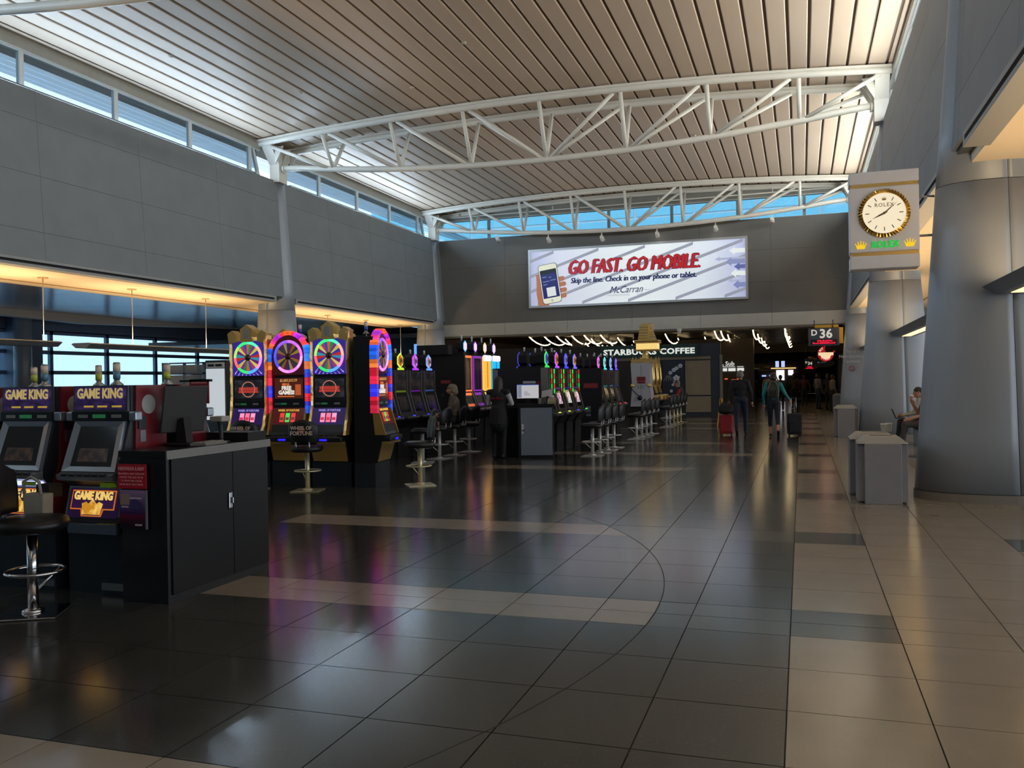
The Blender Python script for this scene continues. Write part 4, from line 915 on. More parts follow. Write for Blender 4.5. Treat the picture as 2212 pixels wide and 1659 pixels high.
# ================================================================== STOOLS
seat_m = P('stool_black_vinyl', (20, 20, 22), .42, var=.2, scale=8)
def stool_proto(label, gold_post=False, plain=False):
    t = thing('bar_stool', label, 'stool', (0, 0, 0), 0); pm_ = P('champagne_steel', (214, 204, 166), .3, .55) if gold_post else satin if plain else chrome
    G().cbox(-.21, .21, -.21, .21, 0, .014, .005).build('base_plate', pm_, t)
    G().lathe([(.075, .014), (.07, .03), (.042, .045)], 18).build('base_collar', pm_, t)
    G().cyl((0, 0, .04), (0, 0, .58), .036, n=18).build('post', pm_, t)
    ring = [(.19*math.cos(a), -.02+.19*math.sin(a)*1.0, .30) for a in [i*2*PI/24 for i in range(24)]]
    fr_ = G().tube(ring, .012, 8, closed=True).build('foot_ring', pm_, t)
    G().cyl((.03, -.02, .16), (.13, -.14, .295), .008, n=6).build('ring_strut', pm_, t)
    pr_ = [(.0, .0), (.19, .0), (.225, .02), (.235, .05), (.225, .085), (.19, .10), (.0, .11)]
    g = G(); n = 28; vs = []
    for r, h in pr_[1:]:
        for j in range(n):
            a = 2*PI*j/n; c, s = math.cos(a), math.sin(a); vs.append((r*math.copysign(abs(c)**.8, c), r*math.copysign(abs(s)**.8, s), .58+h))
    k = len(pr_)-1; vs += [(0, 0, .58), (0, 0, .69)]
    fs = [(i*n+j, i*n+(j+1) % n, (i+1)*n+(j+1) % n, (i+1)*n+j) for i in range(k-1) for j in range(n)]+[(k*n, (j+1) % n, j) for j in range(n)]
    fs = [f for f in fs if max(f) < len(vs)]
    g.add(vs[:-2], [(i*n+j, i*n+(j+1) % n, (i+1)*n+(j+1) % n, (i+1)*n+j) for i in range(k-1) for j in range(n)]+[list(range(n))[::-1]], 0, True)
    g.f.append([(k-1)*n+j for j in range(n)]); g.m.append(0); g.smooth.append(True)
    g.build('seat', seat_m, t)
    # curved padded back on the +Y side
    g = G(); rows_ = 9; cols_ = 13; vs = []
    for d in (0, 1):
        for i in range(rows_):
            v = i/(rows_-1); w_ = .19+.035*math.sin(v*PI*.9); zz = .70+.37*v
            for j in range(cols_):
                u_ = j/(cols_-1)*2-1; ed = 1-abs(u_)**4; top = 1-(v if v > .8 else 0)*0
                rnd = max(0, (v-.7)/.3); x = w_*u_*(1-.12*rnd*rnd); z = zz-.06*rnd*rnd*u_*u_
                y = .205-.05*u_*u_+.04*v+(.028 if d else -.028)*(ed*.8+.2)*(math.sin(PI*min(1, max(.08, v*.92+.06)))**.4)
                vs.append((x, y, z))
    R_ = rows_*cols_
    for i in range(rows_-1):
        for j in range(cols_-1):
            a = i*cols_+j; g.f.append([a, a+1, a+cols_+1, a+cols_]); g.f.append([R_+a, R_+a+cols_, R_+a+cols_+1, R_+a+1]); g.m += [0, 0]; g.smooth += [True, True]
    edge = [j for j in range(cols_)]+[i*cols_+cols_-1 for i in range(1, rows_)]+[(rows_-1)*cols_+j for j in range(cols_-2, -1, -1)]+[i*cols_ for i in range(rows_-2, 0, -1)]
    for q in range(len(edge)):
        a, b = edge[q], edge[(q+1) % len(edge)]; g.f.append([a, R_+a, R_+b, b]); g.m.append(0); g.smooth.append(True)
    g.v = vs; bk = g.build('backrest', seat_m, t)
    for s in (-1, 1): G().tube([(s*.1, .15, .6), (s*.1, .21, .64), (s*.1, .225, .74)], .014, 6).build('back_bracket', steel, t)
    return t
st0 = stool_proto('black padded bar stool on a chrome post in front of the poker machines')
st0.location = (-5.17, 4.79, 0); st0.rotation_euler.z = math.radians(118)
stg = stool_proto('black bar stool with printed back on a pale gold post facing the wheel slots', True)
stg.location = (-7.02, 11.43, 0); stg.rotation_euler.z = PI+.25
tm = P('stool_print', (196, 176, 160), .6); tr_ = P('stool_print_red', (170, 60, 50), .6)
def stool_print(t):
    text('back_print', 'WHEEL OF', .072, tm, t, (0, .285, .925), rot=(PI/2-.10, 0, PI), bold=.003, sx=.9)
    text('back_print', 'FORTUNE', .082, tm, t, (0, .279, .845), rot=(PI/2-.10, 0, PI), bold=.003, sx=.9)
    G().lathe([(.055, 0), (.055, .003)], 20, (0, .272, .925), 'y').build('print_wheel', tr_, t, rot=(0, 0, 0))
stool_print(stg)
dup(stg, (-7.95, 11.35, 0), PI+.1, 'black bar stool with printed back half hidden behind the cashier counter')
s2 = dup(stg, (-5.62, 12.39, 0), math.radians(-55), 'black bar stool with printed back turned towards the aisle by the red-lit wheel slot')
str_ = stool_proto('black bar stool on a satin steel post lined up at the green-edged slots', plain=True); str_['group'] = 'stools at the green-edged slots'
str_.location = (-4.15, 17.8, 0); str_.rotation_euler.z = -PI/2
# rows of stools along the banks (sitting towards -X machines): front of stool is -Y, so turn to face -X
for y in (18.5, 19.25, 20.0): dup(str_, (-4.15, y, 0), -PI/2, 'black bar stool on a satin steel post lined up at the green-edged slots', 'stools at the green-edged slots')
for y in (22.9, 23.7, 24.45, 25.25): dup(str_, (-4.15, y, 0), -PI/2, 'black bar stool on a satin steel post lined up at the blue-topped slots', 'stools at the blue-topped slots')
for y in (30.2, 31.1, 32.0): dup(stg, (-4.18, y, 0), -PI/2, 'black bar stool on a pale gold post lined up at the golden slots', 'stools at the golden slots')
for o_ in list(bpy.data.objects):
    if o_.name.startswith('back_print') or o_.name.startswith('print_wheel'):
        if o_.parent and o_.parent.get('group') == 'stools at the golden slots': bpy.data.objects.remove(o_)
for y in (28.6, 29.4): dup(str_, (-4.2, y, 0), -PI/2, 'black bar stool by the white lever cabinet', 'stools by the white lever cabinet')
for y, a in ((15.9, -1.3), (16.75, -1.7), (17.6, -1.5), (18.45, -1.6)): dup(str_, (-7.15, y, 0), a, 'black bar stool at the slots with hexagon toppers', 'stools at the hexagon-topped slots')
for y, a in ((20.9, -1.5), (21.7, -1.7), (22.5, -1.5)): dup(str_, (-7.15, y, 0), a, 'black bar stool at the tall lit tower slots', 'stools at the tower slots')
# ================================================================== WHEEL SLOTS
SEG = [(214, 52, 60), (70, 60, 190), (230, 220, 90), (150, 50, 150), (50, 150, 90), (230, 120, 50), (60, 90, 200), (200, 60, 120), (235, 235, 120), (120, 40, 130), (60, 170, 200)]
def wheel_slot(loc, rz, label, kind, dp=.42):
    t = thing('slot_machine', label, 'slot machine', loc, rz, 'wheel slot machines')
    sidem = P('wheel_cabinet_black', (16, 16, 18), .35)
    prof = [(dp, .37), (-.02, .37), (-.10, .70), (-.16, .80), (-.05, 1.0), (0, 1.22), (.02, 2.3), (dp, 2.3)]
    G().prism(prof, 'x', -.315, .315).build('cabinet', sidem, t)
    G().box(-.345, .345, -.0, dp, 0, .37).build('plinth', plinth_m, t)
    bord = gold if kind == 'gold' else goldf
    # lower gold door with frame
    G().prism([(-.03, .39), (-.115, .68), (-.10, .68), (-.015, .39)], 'x', -.30, .30).build('belly_door', goldf, t)
    G().prism([(-.036, .45), (-.10, .665), (-.11, .665), (-.046, .45)], 'x', -.16, .2).build('belly_inset', P('belly_bronze', (120, 96, 52), .35, .8), t)
    G().cbox(-.30, .30, -.24, -.06, .70, .78, .02).build('button_deck', P('deck_dark', (28, 28, 30), .35), t)
    G().box(-.07, .06, -.245, -.238, .715, .745).build('deck_light', EM('deck_blue', (40, 30, 255), 1.6), t)
    G().box(-.30, .30, -.2, -.08, .66, .70).build('deck_lip', goldf, t)
    for k in range(5): G().cbox(-.22+k*.09, -.16+k*.09, -.22, -.17, .775, .792, .006).build('play_button', P('button_grey', (70, 70, 74), .3), t)
    # reel window
    def sl(z): return -.13+(z-.82)*(.12/.4)
    G().prism([(sl(.82), .82), (sl(1.22), 1.22), (sl(1.22)-.01, 1.22), (sl(.82)-.01, .82)], 'x', -.29, .29).build('reel_glass', EM('reel_panel_'+kind, (46, 26, 92) if kind == 'gold' else (84, 24, 20), .55), t)
    for k in range(3):
        c = ((255, 150, 190), (255, 120, 150), (250, 160, 200)) if kind == 'gold' else ((230, 60, 50), (70, 220, 90), (230, 60, 60))
        x = (-.105+k*.1)
        G().prism([(sl(1.0)-.012, 1.0), (sl(1.14)-.012, 1.14), (sl(1.14)-.018, 1.14), (sl(1.0)-.018, 1.0)], 'x', x-.038, x+.038).build('reel', EM('reel_%s_%d' % (kind, k), c[k], 1.0), t)
        G().prism([(sl(1.03)-.019, 1.03), (sl(1.075)-.019, 1.075), (sl(1.075)-.021, 1.075), (sl(1.03)-.021, 1.03)], 'x', x-.03, x+.03).build('reel_symbol', EM('reel_sym_'+kind, (226, 60, 90) if kind == 'gold' else (120, 60, 50), .8), t)
    text('reel_title', 'WHEEL OF FORTUNE', .05, EM('reel_title_'+kind, (180, 170, 255) if kind == 'gold' else (250, 200, 80), .8), t, (0, sl(1.17)-.016, 1.165), rot=(math.radians(75), 0, 0), sx=.8)
    G().prism([(sl(.84)-.012, .84), (sl(.96)-.012, .96), (sl(.96)-.016, .96), (sl(.84)-.016, .84)], 'x', -.26, .26).build('pay_panel', P('pay_dark', (38, 36, 40), .25), t)
    # info strip and middle screen
    G().box(-.29, .29, -.03, .0, 1.23, 1.34).build('info_strip', P('panel_black', (26, 28, 32), .3), t)
    for x, m in ((-.14, EM('lcd_green', (40, 110, 70), .5)), (.08, P('label_grey', (140, 142, 140), .5)), (-.25, steel)): G().box(x, x+.1, -.037, -.03, 1.27, 1.30).build('strip_display', m, t)
    G().box(-.29, .29, -.022, .01, 1.34, 1.70).build('screen_frame', P('screen_bezel', (40, 42, 46), .3), t)
    if kind == 'gold':
        G().box(-.255, .255, -.027, -.02, 1.38, 1.67).build('screen', screen_mat('logo_screen', (34, 36, 42), (70, 72, 82), (7, 7, 7), .5), t)
        for k, (a, b, z, h) in enumerate(((-.17, .17, 1.505, .05), (-.18, .18, 1.465, .035))): G().box(a, b, -.034, -.029, z, z+h).build('logo_bar', EM('logo_red', (206, 70, 60), .6), t)
        G().tube([(.12*math.cos(a), -.03, 1.52+.12*math.sin(a)) for a in [i*PI/12 for i in range(24)]], .008, 5, closed=True).build('logo_ring', EM('logo_tan', (220, 140, 110), .6), t)
    else:
        G().box(-.255, .255, -.027, -.02, 1.37, 1.69).build('screen', EM('bonus_brown', (88, 40, 28), .6), t)
        text('screen_words', 'MEGA', .05, EM('bonus_orange', (226, 120, 60), .8), t, (-.05, -.03, 1.575), bold=.002)
        text('screen_words', 'FREE', .085, EM('bonus_white', (236, 226, 214), .9), t, (-.04, -.03, 1.505), bold=.004)
        text('screen_words', 'GAMES!', .085, EM('bonus_white', (236, 226, 214), .9), t, (-.04, -.03, 1.435), bold=.004)
        text('screen_words', '$1,057,317.77', .055, EM('bonus_gold', (214, 160, 90), .7), t, (0, -.03, 1.635), bold=.002)
        G().box(.12, .22, -.031, -.026, 1.42, 1.59).build('screen_panel', EM('bonus_panel', (200, 96, 50), .7), t)
        G().box(-.2, .1, -.031, -.026, 1.395, 1.41).build('screen_rule', EM('bonus_orange', (226, 120, 60), .8), t)
    # wheel
    cz = 2.03
    G().box(-.29, .29, -.02, .01, 1.74, 2.30 if kind == 'gold' else 2.2).build('wheel_board', EM('wheel_board_'+kind, (70, 50, 170) if kind == 'gold' else (70, 24, 22), .55), t)
    if kind == 'gold':
        for k in range(14):
            a = -PI*.95+k*PI*.9/13; G().prism([(.27*math.cos(a-.03), cz+.27*math.sin(a-.03)), (.36*math.cos(a-.03), max(1.745, cz+.36*math.sin(a-.03))), (.36*math.cos(a+.03), max(1.745, cz+.36*math.sin(a+.03)))], 'y', -.024, -.018).build('ray', EM('ray_lilac', (190, 170, 255), .8), t) if abs(.36*math.cos(a)) < .29 else None
    RB = [(60, 230, 120), (180, 230, 90), (250, 110, 90), (60, 220, 110), (90, 170, 250), (250, 140, 220), (250, 180, 150), (90, 240, 190)] if kind == 'gold' else [(150, 90, 250), (90, 90, 250), (80, 80, 240), (250, 150, 250), (240, 130, 240), (250, 170, 250), (240, 120, 230), (200, 110, 250)]
    n = 32
    for q in range(8):
        g = G()
        for i in range(4):
            a0 = PI/2+(q*4+i)*2*PI/n; a1 = a0+2*PI/n
            v = [(r*math.cos(a), y, cz+r*math.sin(a)) for a in (a0, a1) for r, y in ((.215, -.03), (.238, -.052), (.262, -.03))]
            g.add(v, [(0, 1, 4, 3), (1, 2, 5, 4)], 0, True)
        g.build('wheel_rim', EM('rim_%d_%d_%d' % RB[q], RB[q], 1.15), t)
    ns = 22; g = G()
    for i in range(ns):
        a0 = i*2*PI/ns; a1 = a0+2*PI/ns
        g.add([(.05*math.cos(a0), -.034, cz+.05*math.sin(a0)), (.212*math.cos(a0), -.026, cz+.212*math.sin(a0)), (.212*math.cos(a1), -.026, cz+.212*math.sin(a1)), (.05*math.cos(a1), -.034, cz+.05*math.sin(a1))], [(0, 1, 2, 3)], i % len(SEG))
    mm = [EM('wseg_%s_%d' % (kind, i), tuple(int(v*(1 if kind == 'gold' else .75)) for v in c), .6) for i, c in enumerate(SEG)]
    if kind != 'gold': mm = [EM('wsegr_%d' % i, c, .5) for i, c in enumerate([(90, 40, 120), (180, 150, 60), (60, 50, 60), (150, 110, 50), (120, 40, 60), (50, 60, 130), (190, 170, 90), (100, 50, 90), (60, 70, 60), (170, 120, 60), (110, 40, 110)])]
    g.build('wheel_face', mm, t)
    G().lathe([(.0, -.07), (.03, -.065), (.052, -.045), (.055, -.03)], 20, (0, 0, cz), 'y').build('wheel_hub', P('hub_bronze', (90, 70, 60), .3, .8), t)
    if kind == 'gold':
        rr = random.Random(int(loc[0]*100) & 255)
        for s in (-1, 1):
            # rough-cast gold pillar up each side
            g = G(); vs = []; zz = [.80+i*.076 for i in range(22)]
            for z in zz:
                w_ = .040+.014*rr.random()+(.014 if z > 2.0 else 0); x0 = s*.29; x1 = s*(.29+w_); d = rr.uniform(-.06, -.035)
                yb = sl(z) if z < 1.22 else 0
                vs += [(x0, yb+d*.6, z), ((x0+x1)/2, yb+d-.01, z), (x1, yb+d*.4, z), (x1, yb+.1, z), (x0, yb+.1, z)]
            k = len(zz); g.add(vs, [(i*5+j, i*5+(j+1) % 5, (i+1)*5+(j+1) % 5, (i+1)*5+j) for i in range(k-1) for j in range(5)]+[(0, 1, 2, 3, 4), tuple((k-1)*5+j for j in range(5))]); g.build('gold_pillar', gold, t)
            # side peak
            G().prism([(s*.33, 2.25), (s*.355, 2.42), (s*.27, 2.47), (s*.20, 2.40), (s*.19, 2.28)], 'y', -.06, .12).build('crown_peak', gold, t)
        # middle peak: small house with grey window
        pk = G().prism([(-.12, 2.28), (.12, 2.28), (.10, 2.36), (.115, 2.48), (0, 2.56), (-.115, 2.48), (-.10, 2.36)], 'y', -.07, .14).build('crown_peak', gold, t)
        G().prism([(-.045, 2.33), (.045, 2.33), (.05, 2.46), (0, 2.50), (-.05, 2.46)], 'y', -.078, -.068).build('peak_window', P('peak_grey', (150, 152, 156), .3), pk)
        G().prism([(-.05, 2.33), (.05, 2.33), (.06, 2.46), (0, 2.50), (-.06, 2.46)], 'y', .138, .15).build('peak_window', P('peak_grey', (150, 152, 156), .3), pk)
    else:
        LED = [(255, 110, 60), (255, 60, 60), (210, 60, 255), (255, 70, 190), (40, 130, 255), (255, 130, 60), (230, 40, 80), (60, 60, 255), (40, 110, 255), (230, 30, 60), (60, 50, 250), (30, 90, 255)]
        # arch of coloured lamp blocks, then down both sides
        m_ = 24; rl = random.Random(5)
        def shade(c): f = rl.uniform(.72, 1.0); return tuple(int(v*f) for v in c)
        for i in range(m_):
            a0 = PI*i/m_+.008; a1 = PI*(i+1)/m_-.008
            r0, r1 = .295, .357
            d_ = abs(i-11.5)
            c = (255, 96, 50) if d_ < 1.6 else (250, 60, 70) if d_ < 3.2 else (205, 50, 240) if d_ < 6.2 else (255, 60, 150) if d_ < 8.2 else (255, 110, 60) if d_ < 9.6 else (30, 90, 255)
            if i < 5: c = ((40, 120, 255), (20, 110, 255), (40, 140, 255), (255, 60, 60), (255, 60, 90))[i]
            c = shade(c); am = (a0+a1)/2
            p = [(r*math.cos(a), cz+.05+r*math.sin(a)*.98) for r, a in ((r0, a0), (.326, a0), (r1, a0), (r1, a1), (.326, a1), (r0, a1))]
            v = [(q[0], -.05-(.022 if k_ in (1, 4) else 0), q[1]) for k_, q in enumerate(p)]+[(q[0], .06, q[1]) for q in p]
            G().add(v, [(0, 1, 4, 5), (1, 2, 3, 4), (6, 7, 1, 0), (7, 8, 2, 1), (8, 9, 3, 2), (9, 10, 4, 3), (10, 11, 5, 4), (11, 6, 0, 5)], 0, False).build('arch_lamp', EM('led_%d_%d_%d' % c, c, 1.2), t)
        for s in (-1, 1):
            for j in range(15):
                z1 = cz+.045-j*.063; z0 = z1-.060
                c = shade(LED[(4, 4, 5, 5, 11, 7, 6, 6, 7, 7, 9, 9, 10, 11, 11)[j]] if s > 0 else LED[(8, 8, 5, 5, 9, 9, 6, 6, 7, 7, 10, 9, 9, 6, 6)[j]])
                a, b = s*.30, s*.357; mid = (a+b)/2
                G().add([(a, -.05, z0), (mid, -.072, z0), (b, -.05, z0), (b, .06, z0), (a, -.05, z1), (mid, -.072, z1), (b, -.05, z1), (b, .06, z1)], [(0, 1, 5, 4), (1, 2, 6, 5), (2, 3, 7, 6), (0, 1, 2, 3), (4, 5, 6, 7)]).build('side_lamp', EM('led_%d_%d_%d' % c, c, 1.1 if j < 12 else .75), t)
            a, b = sorted((s*.295, s*.33)); G().prism([(-.17, .80), (-.05, 1.2), (.04, 1.2), (.0, .8)], 'x', a, b).build('gold_rail', goldf, t)
        G().prism([(-.29, 2.06)]+[(.29*math.cos(PI-PI*i/16), cz+.05+.29*math.sin(PI-PI*i/16)) for i in range(17)]+[(.29, 2.06)], 'y', -.015, .02).build('arch_board', EM('wheel_board_red', (70, 24, 22), .55), t)
        G().box(-.06, .06, -.06, .06, 2.37, 2.43).build('arch_cap', EM('led_255_96_50', (255, 96, 50), 1.3), t)
        candle(t, .05, .25, 2.36, (226, 226, 222), (50, 90, 180), 1.1)
    return t
wheel_slot((-8.42, 12.02, 0), .02, 'gold-framed wheel slot with green-rimmed wheel nearest the poker row', 'gold')
wheel_slot((-7.69, 12.04, 0), .0, 'wheel slot framed by an arch of red, orange and blue lamps', 'red')
wheel_slot((-6.95, 12.02, 0), -.0, 'gold-framed wheel slot with daylight glare on its wheel, by the dark end cabinet', 'gold')
wheel_slot((-6.2, 12.27, 0), PI/2+.14, 'lamp-framed wheel slot at the end of the pod, turned to the aisle', 'red', .33)
for x in (-8.55, -7.6):
    wheel_slot((x, 13.35, 0), PI, 'gold-crowned wheel slot backing onto the pod, %s' % ('behind the lamp-arched one' if x < -8 else 'behind the glaring one'), 'gold')
# ================================================================== VIDEO SLOTS WITH HEXAGON TOPPERS
def hexp(w, h, cz): return [(0, cz+h), (w, cz+h*.5), (w, cz-h*.5), (0, cz-h), (-w, cz-h*.5), (-w, cz+h*.5)]
def hex_slot(loc, rz, label, group, edge, face, base_c, led=None, reels=False, scr=((24, 24, 28), (60, 50, 46))):
    t = thing('slot_machine', label, 'slot machine', loc, rz, group)
    alu = P('slot_aluminium', (122, 122, 120), .3, .6); blk = P('slot_black', (15, 15, 17), .35)
    prof = [(.40, .0), (.06, .0), (.04, .62), (-.08, .80), (.02, 1.0), (.12, 1.36), (.12, 1.86), (.40, 1.86)]
    G().prism(prof, 'x', -.29, .29).build('cabinet', blk, t)
    G().box(-.33, .33, .1, .42, 0, .3).build('plinth', plinth_m, t)
    for s in (-1, 1):
        a, b = sorted((s*.282, s*.315))
        G().prism([(.02, .86), (-.04, .90), (.09, 1.38), (.09, 1.86), (.16, 1.86), (.16, 1.38)], 'x', a, b).build('side_rail', alu, t)
        if led:
            n = 5
            for i in range(n): G().box(min(s*.285, s*.318), max(s*.285, s*.318), .075, .095, 1.3+i*.11, 1.3+i*.11+.1).build('edge_lamp', EM('edge_%d_%d_%d' % led[(i+(1 if s > 0 else 0)) % len(led)], led[(i+(1 if s > 0 else 0)) % len(led)], 1.1), t)
    G().box(-.26, .26, .105, .13, 1.44, 1.83).build('upper_screen', screen_mat('vid_%d_%d' % (scr[1][0], scr[1][2]), scr[0], scr[1], (5, 5, 7), .6), t)
    G().box(-.24, .24, .10, .13, 1.385, 1.425).build('lamp_strip', EM('strip_%d_%d_%d' % edge, tuple(int(v*.5) for v in edge), .6), t)
    G().prism([(.01, .955), (.115, 1.36), (.105, 1.365), (0, .955)], 'x', -.255, .255).build('lower_screen', scr_off, t)
    if reels:
        c = reels; G().prism([(.022, 1.06), (.085, 1.3), (.079, 1.302), (.016, 1.06)], 'x', -.12, .16).build('reel_picture', screen_mat('reel_%d_%d_%d' % c, c, (255, 255, 255), (12, 12, 12), .8), t)
    else: G().prism([(.02, 1.02), (.09, 1.3), (.085, 1.301), (.013, 1.02)], 'x', -.2, .2).build('screen_picture', screen_mat('vidl_%d' % scr[1][0], (14, 13, 14), scr[1], (7, 7, 9), .4), t)
    G().cbox(-.29, .29, -.2, .02, .82, .88, .02).build('button_deck', P('deck_grey', (80, 80, 82), .35, .4), t)
    G().lathe([(.03, 0), (.03, .012), (.02, .02)], 14, (.16, -.13, .88)).build('spin_button', EM('spin_%d_%d_%d' % base_c, base_c, 1.4), t)
    G().box(-.04, .05, .0, .03, .74, .77).build('bill_light', EM('bill_blue', (60, 50, 255), 1.8), t)
    # topper
    tp = G().prism(hexp(.135, .165, 2.06), 'y', .12, .3).build('topper', blk, t)
    G().prism(hexp(.13, .16, 2.06), 'y', .105, .12).build('topper_edge', EM('hexe_%d_%d_%d' % edge, edge, 1.25), tp)
    G().prism(hexp(.105, .128, 2.06), 'y', .098, .106).build('topper_face', screen_mat('hexf_%d_%d_%d' % face, tuple(int(v*.35) for v in face), face, (13, 13, 13), 1.0), tp)
    G().box(-.15, .15, .11, .3, 1.86, 1.91).build('topper_base', blk, t); G().prism([(-.15, 1.862), (.15, 1.862), (.13, 1.90), (.05, 1.915), (-.05, 1.89), (-.13, 1.91)], 'y', .085, .108).build('topper_glow', EM('hexb_%d_%d_%d' % edge, edge, .9), t)
    G().cyl((0, .22, 2.22), (0, .22, 2.245), .02, n=10).build('candle_foot', steel, t)
    G().cyl((0, .22, 2.245), (0, .22, 2.32), .022, n=10).build('candle_lens', P('candle_clear', (196, 200, 204), .25), t)
    return t
# bank facing the aisle behind the wheel pod
HX = [(-8.0, 16.2, (250, 190, 240), (255, 210, 250), 'white'), (-8.0, 16.95, (200, 230, 60), (255, 150, 60), 'yellow-green'), (-8.0, 17.7, (190, 60, 255), (240, 150, 255), 'violet'), (-8.0, 18.45, (100, 160, 255), (250, 190, 190), 'pale blue')]
for x, y, e_, f_, nm in HX:
    hex_slot((x, y, 0), PI/2, 'video slot with %s hexagon topper behind the wheel pod' % nm, 'hexagon-topped slots', e_, f_, (60, 60, 255))
# green-edged bank: front row and the row turned away
GL = [(40, 220, 70), (200, 60, 40)]
for k, (y, e_, f_, rc) in enumerate(((18.2, (50, 230, 90), (120, 110, 255), False), (19.02, (190, 80, 250), (250, 150, 70), (150, 60, 130)), (19.84, (70, 70, 255), (150, 150, 255), (160, 160, 160)), (20.66, (120, 110, 250), (250, 170, 90), (150, 60, 130)))):
    hex_slot((-5.12, y, 0), PI/2, 'green-edged video slot with %s topper, %s' % (('green', 'violet', 'deep blue', 'lilac')[k], ('next to the attendant desk', 'second along the bank', 'third along the bank', 'last of the bank')[k]), 'green-edged slots', e_, f_, ((200, 220, 90), (210, 210, 90), (70, 70, 255), (70, 230, 90))[k], GL, rc)
    # lime leaf foot under each topper
for y in (18.2, 19.02, 19.84, 20.66):
    hex_slot((-5.95, y, 0), -PI/2, 'video slot turned away behind the green-edged bank, its black topper showing', 'slots behind the green-edged bank', (80, 80, 250), (200, 80, 220), (60, 60, 255))
for y in (23.3, 24.1, 24.9, 25.65):
    k = round((y-23.3)/.78)
    hex_slot((-5.12, y, 0), PI/2, 'video slot with %s topper in the bank before the white cabinet' % ('pink', 'turquoise', 'pale blue', 'purple')[k], 'blue-topped slots', ((240, 80, 230), (90, 230, 240), (110, 170, 255), (110, 70, 240))[k], ((255, 180, 230), (200, 250, 255), (180, 220, 255), (190, 150, 255))[k], ((60, 60, 230), (40, 200, 120), (240, 60, 60), (240, 60, 90))[k], None, False, ((26, 24, 24), (54, 40, 36)))
    hex_slot((-5.95, y, 0), -PI/2, 'video slot turned away behind the blue-topped bank, its black topper showing', 'slots behind the blue-topped bank', (80, 80, 250), (200, 80, 220), (60, 60, 255))
# bank end panels with red notices
def end_panel(x0, x1, y, h, label, m, notice, grey=False):
    t = thing('bank_end_panel', label, 'panel', ((x0+x1)/2, y, 0)); w_ = (x1-x0)/2
    G().box(-w_, w_, -.04, .03, 0, h).build('panel', m, t)
    if notice:
        zx, zz, nw, nh = notice; G().box(zx, zx+nw, -.048, -.04, zz, zz+nh).build('notice', P('notice_crimson', (128, 24, 34), .5), t)
        for k in range(3): G().box(zx+.03, zx+nw-.03, -.051, -.047, zz+nh*(.2+.25*k), zz+nh*(.28+.25*k)).build('notice_line', P('notice_pink2', (170, 84, 90), .5), t)
    return t
e1 = end_panel(-6.3, -5.05, 17.75, 1.86, 'black end panel of the green-edged bank behind the desk monitor', P('panel_navy', (20, 22, 28), .4), (.1, 1.25, .35, .32))
G().prism([(-.62, .5), (-.55, .5), (-.5, 1.82), (-.62, 1.86)], 'y', -.06, -.035).build('grey_edge', P('lav_grey', (130, 130, 150), .4), e1)
G().box(.62-.16, .62, -.06, .0, .85, 1.86).build('grey_side', P('side_grey', (120, 120, 122), .4), e1)
e2 = end_panel(-6.25, -5.05, 22.88, 1.9, 'black end panel of the blue-topped bank with a small red sign', P('panel_navy', (20, 22, 28), .4), (.1, 1.36, .40, .14))
for k in range(3): G().box(.17, .29, -.05, -.04, .62+.1*k, .68+.1*k).build('pale_label', P('label_slate', (110, 124, 140), .5), e2)
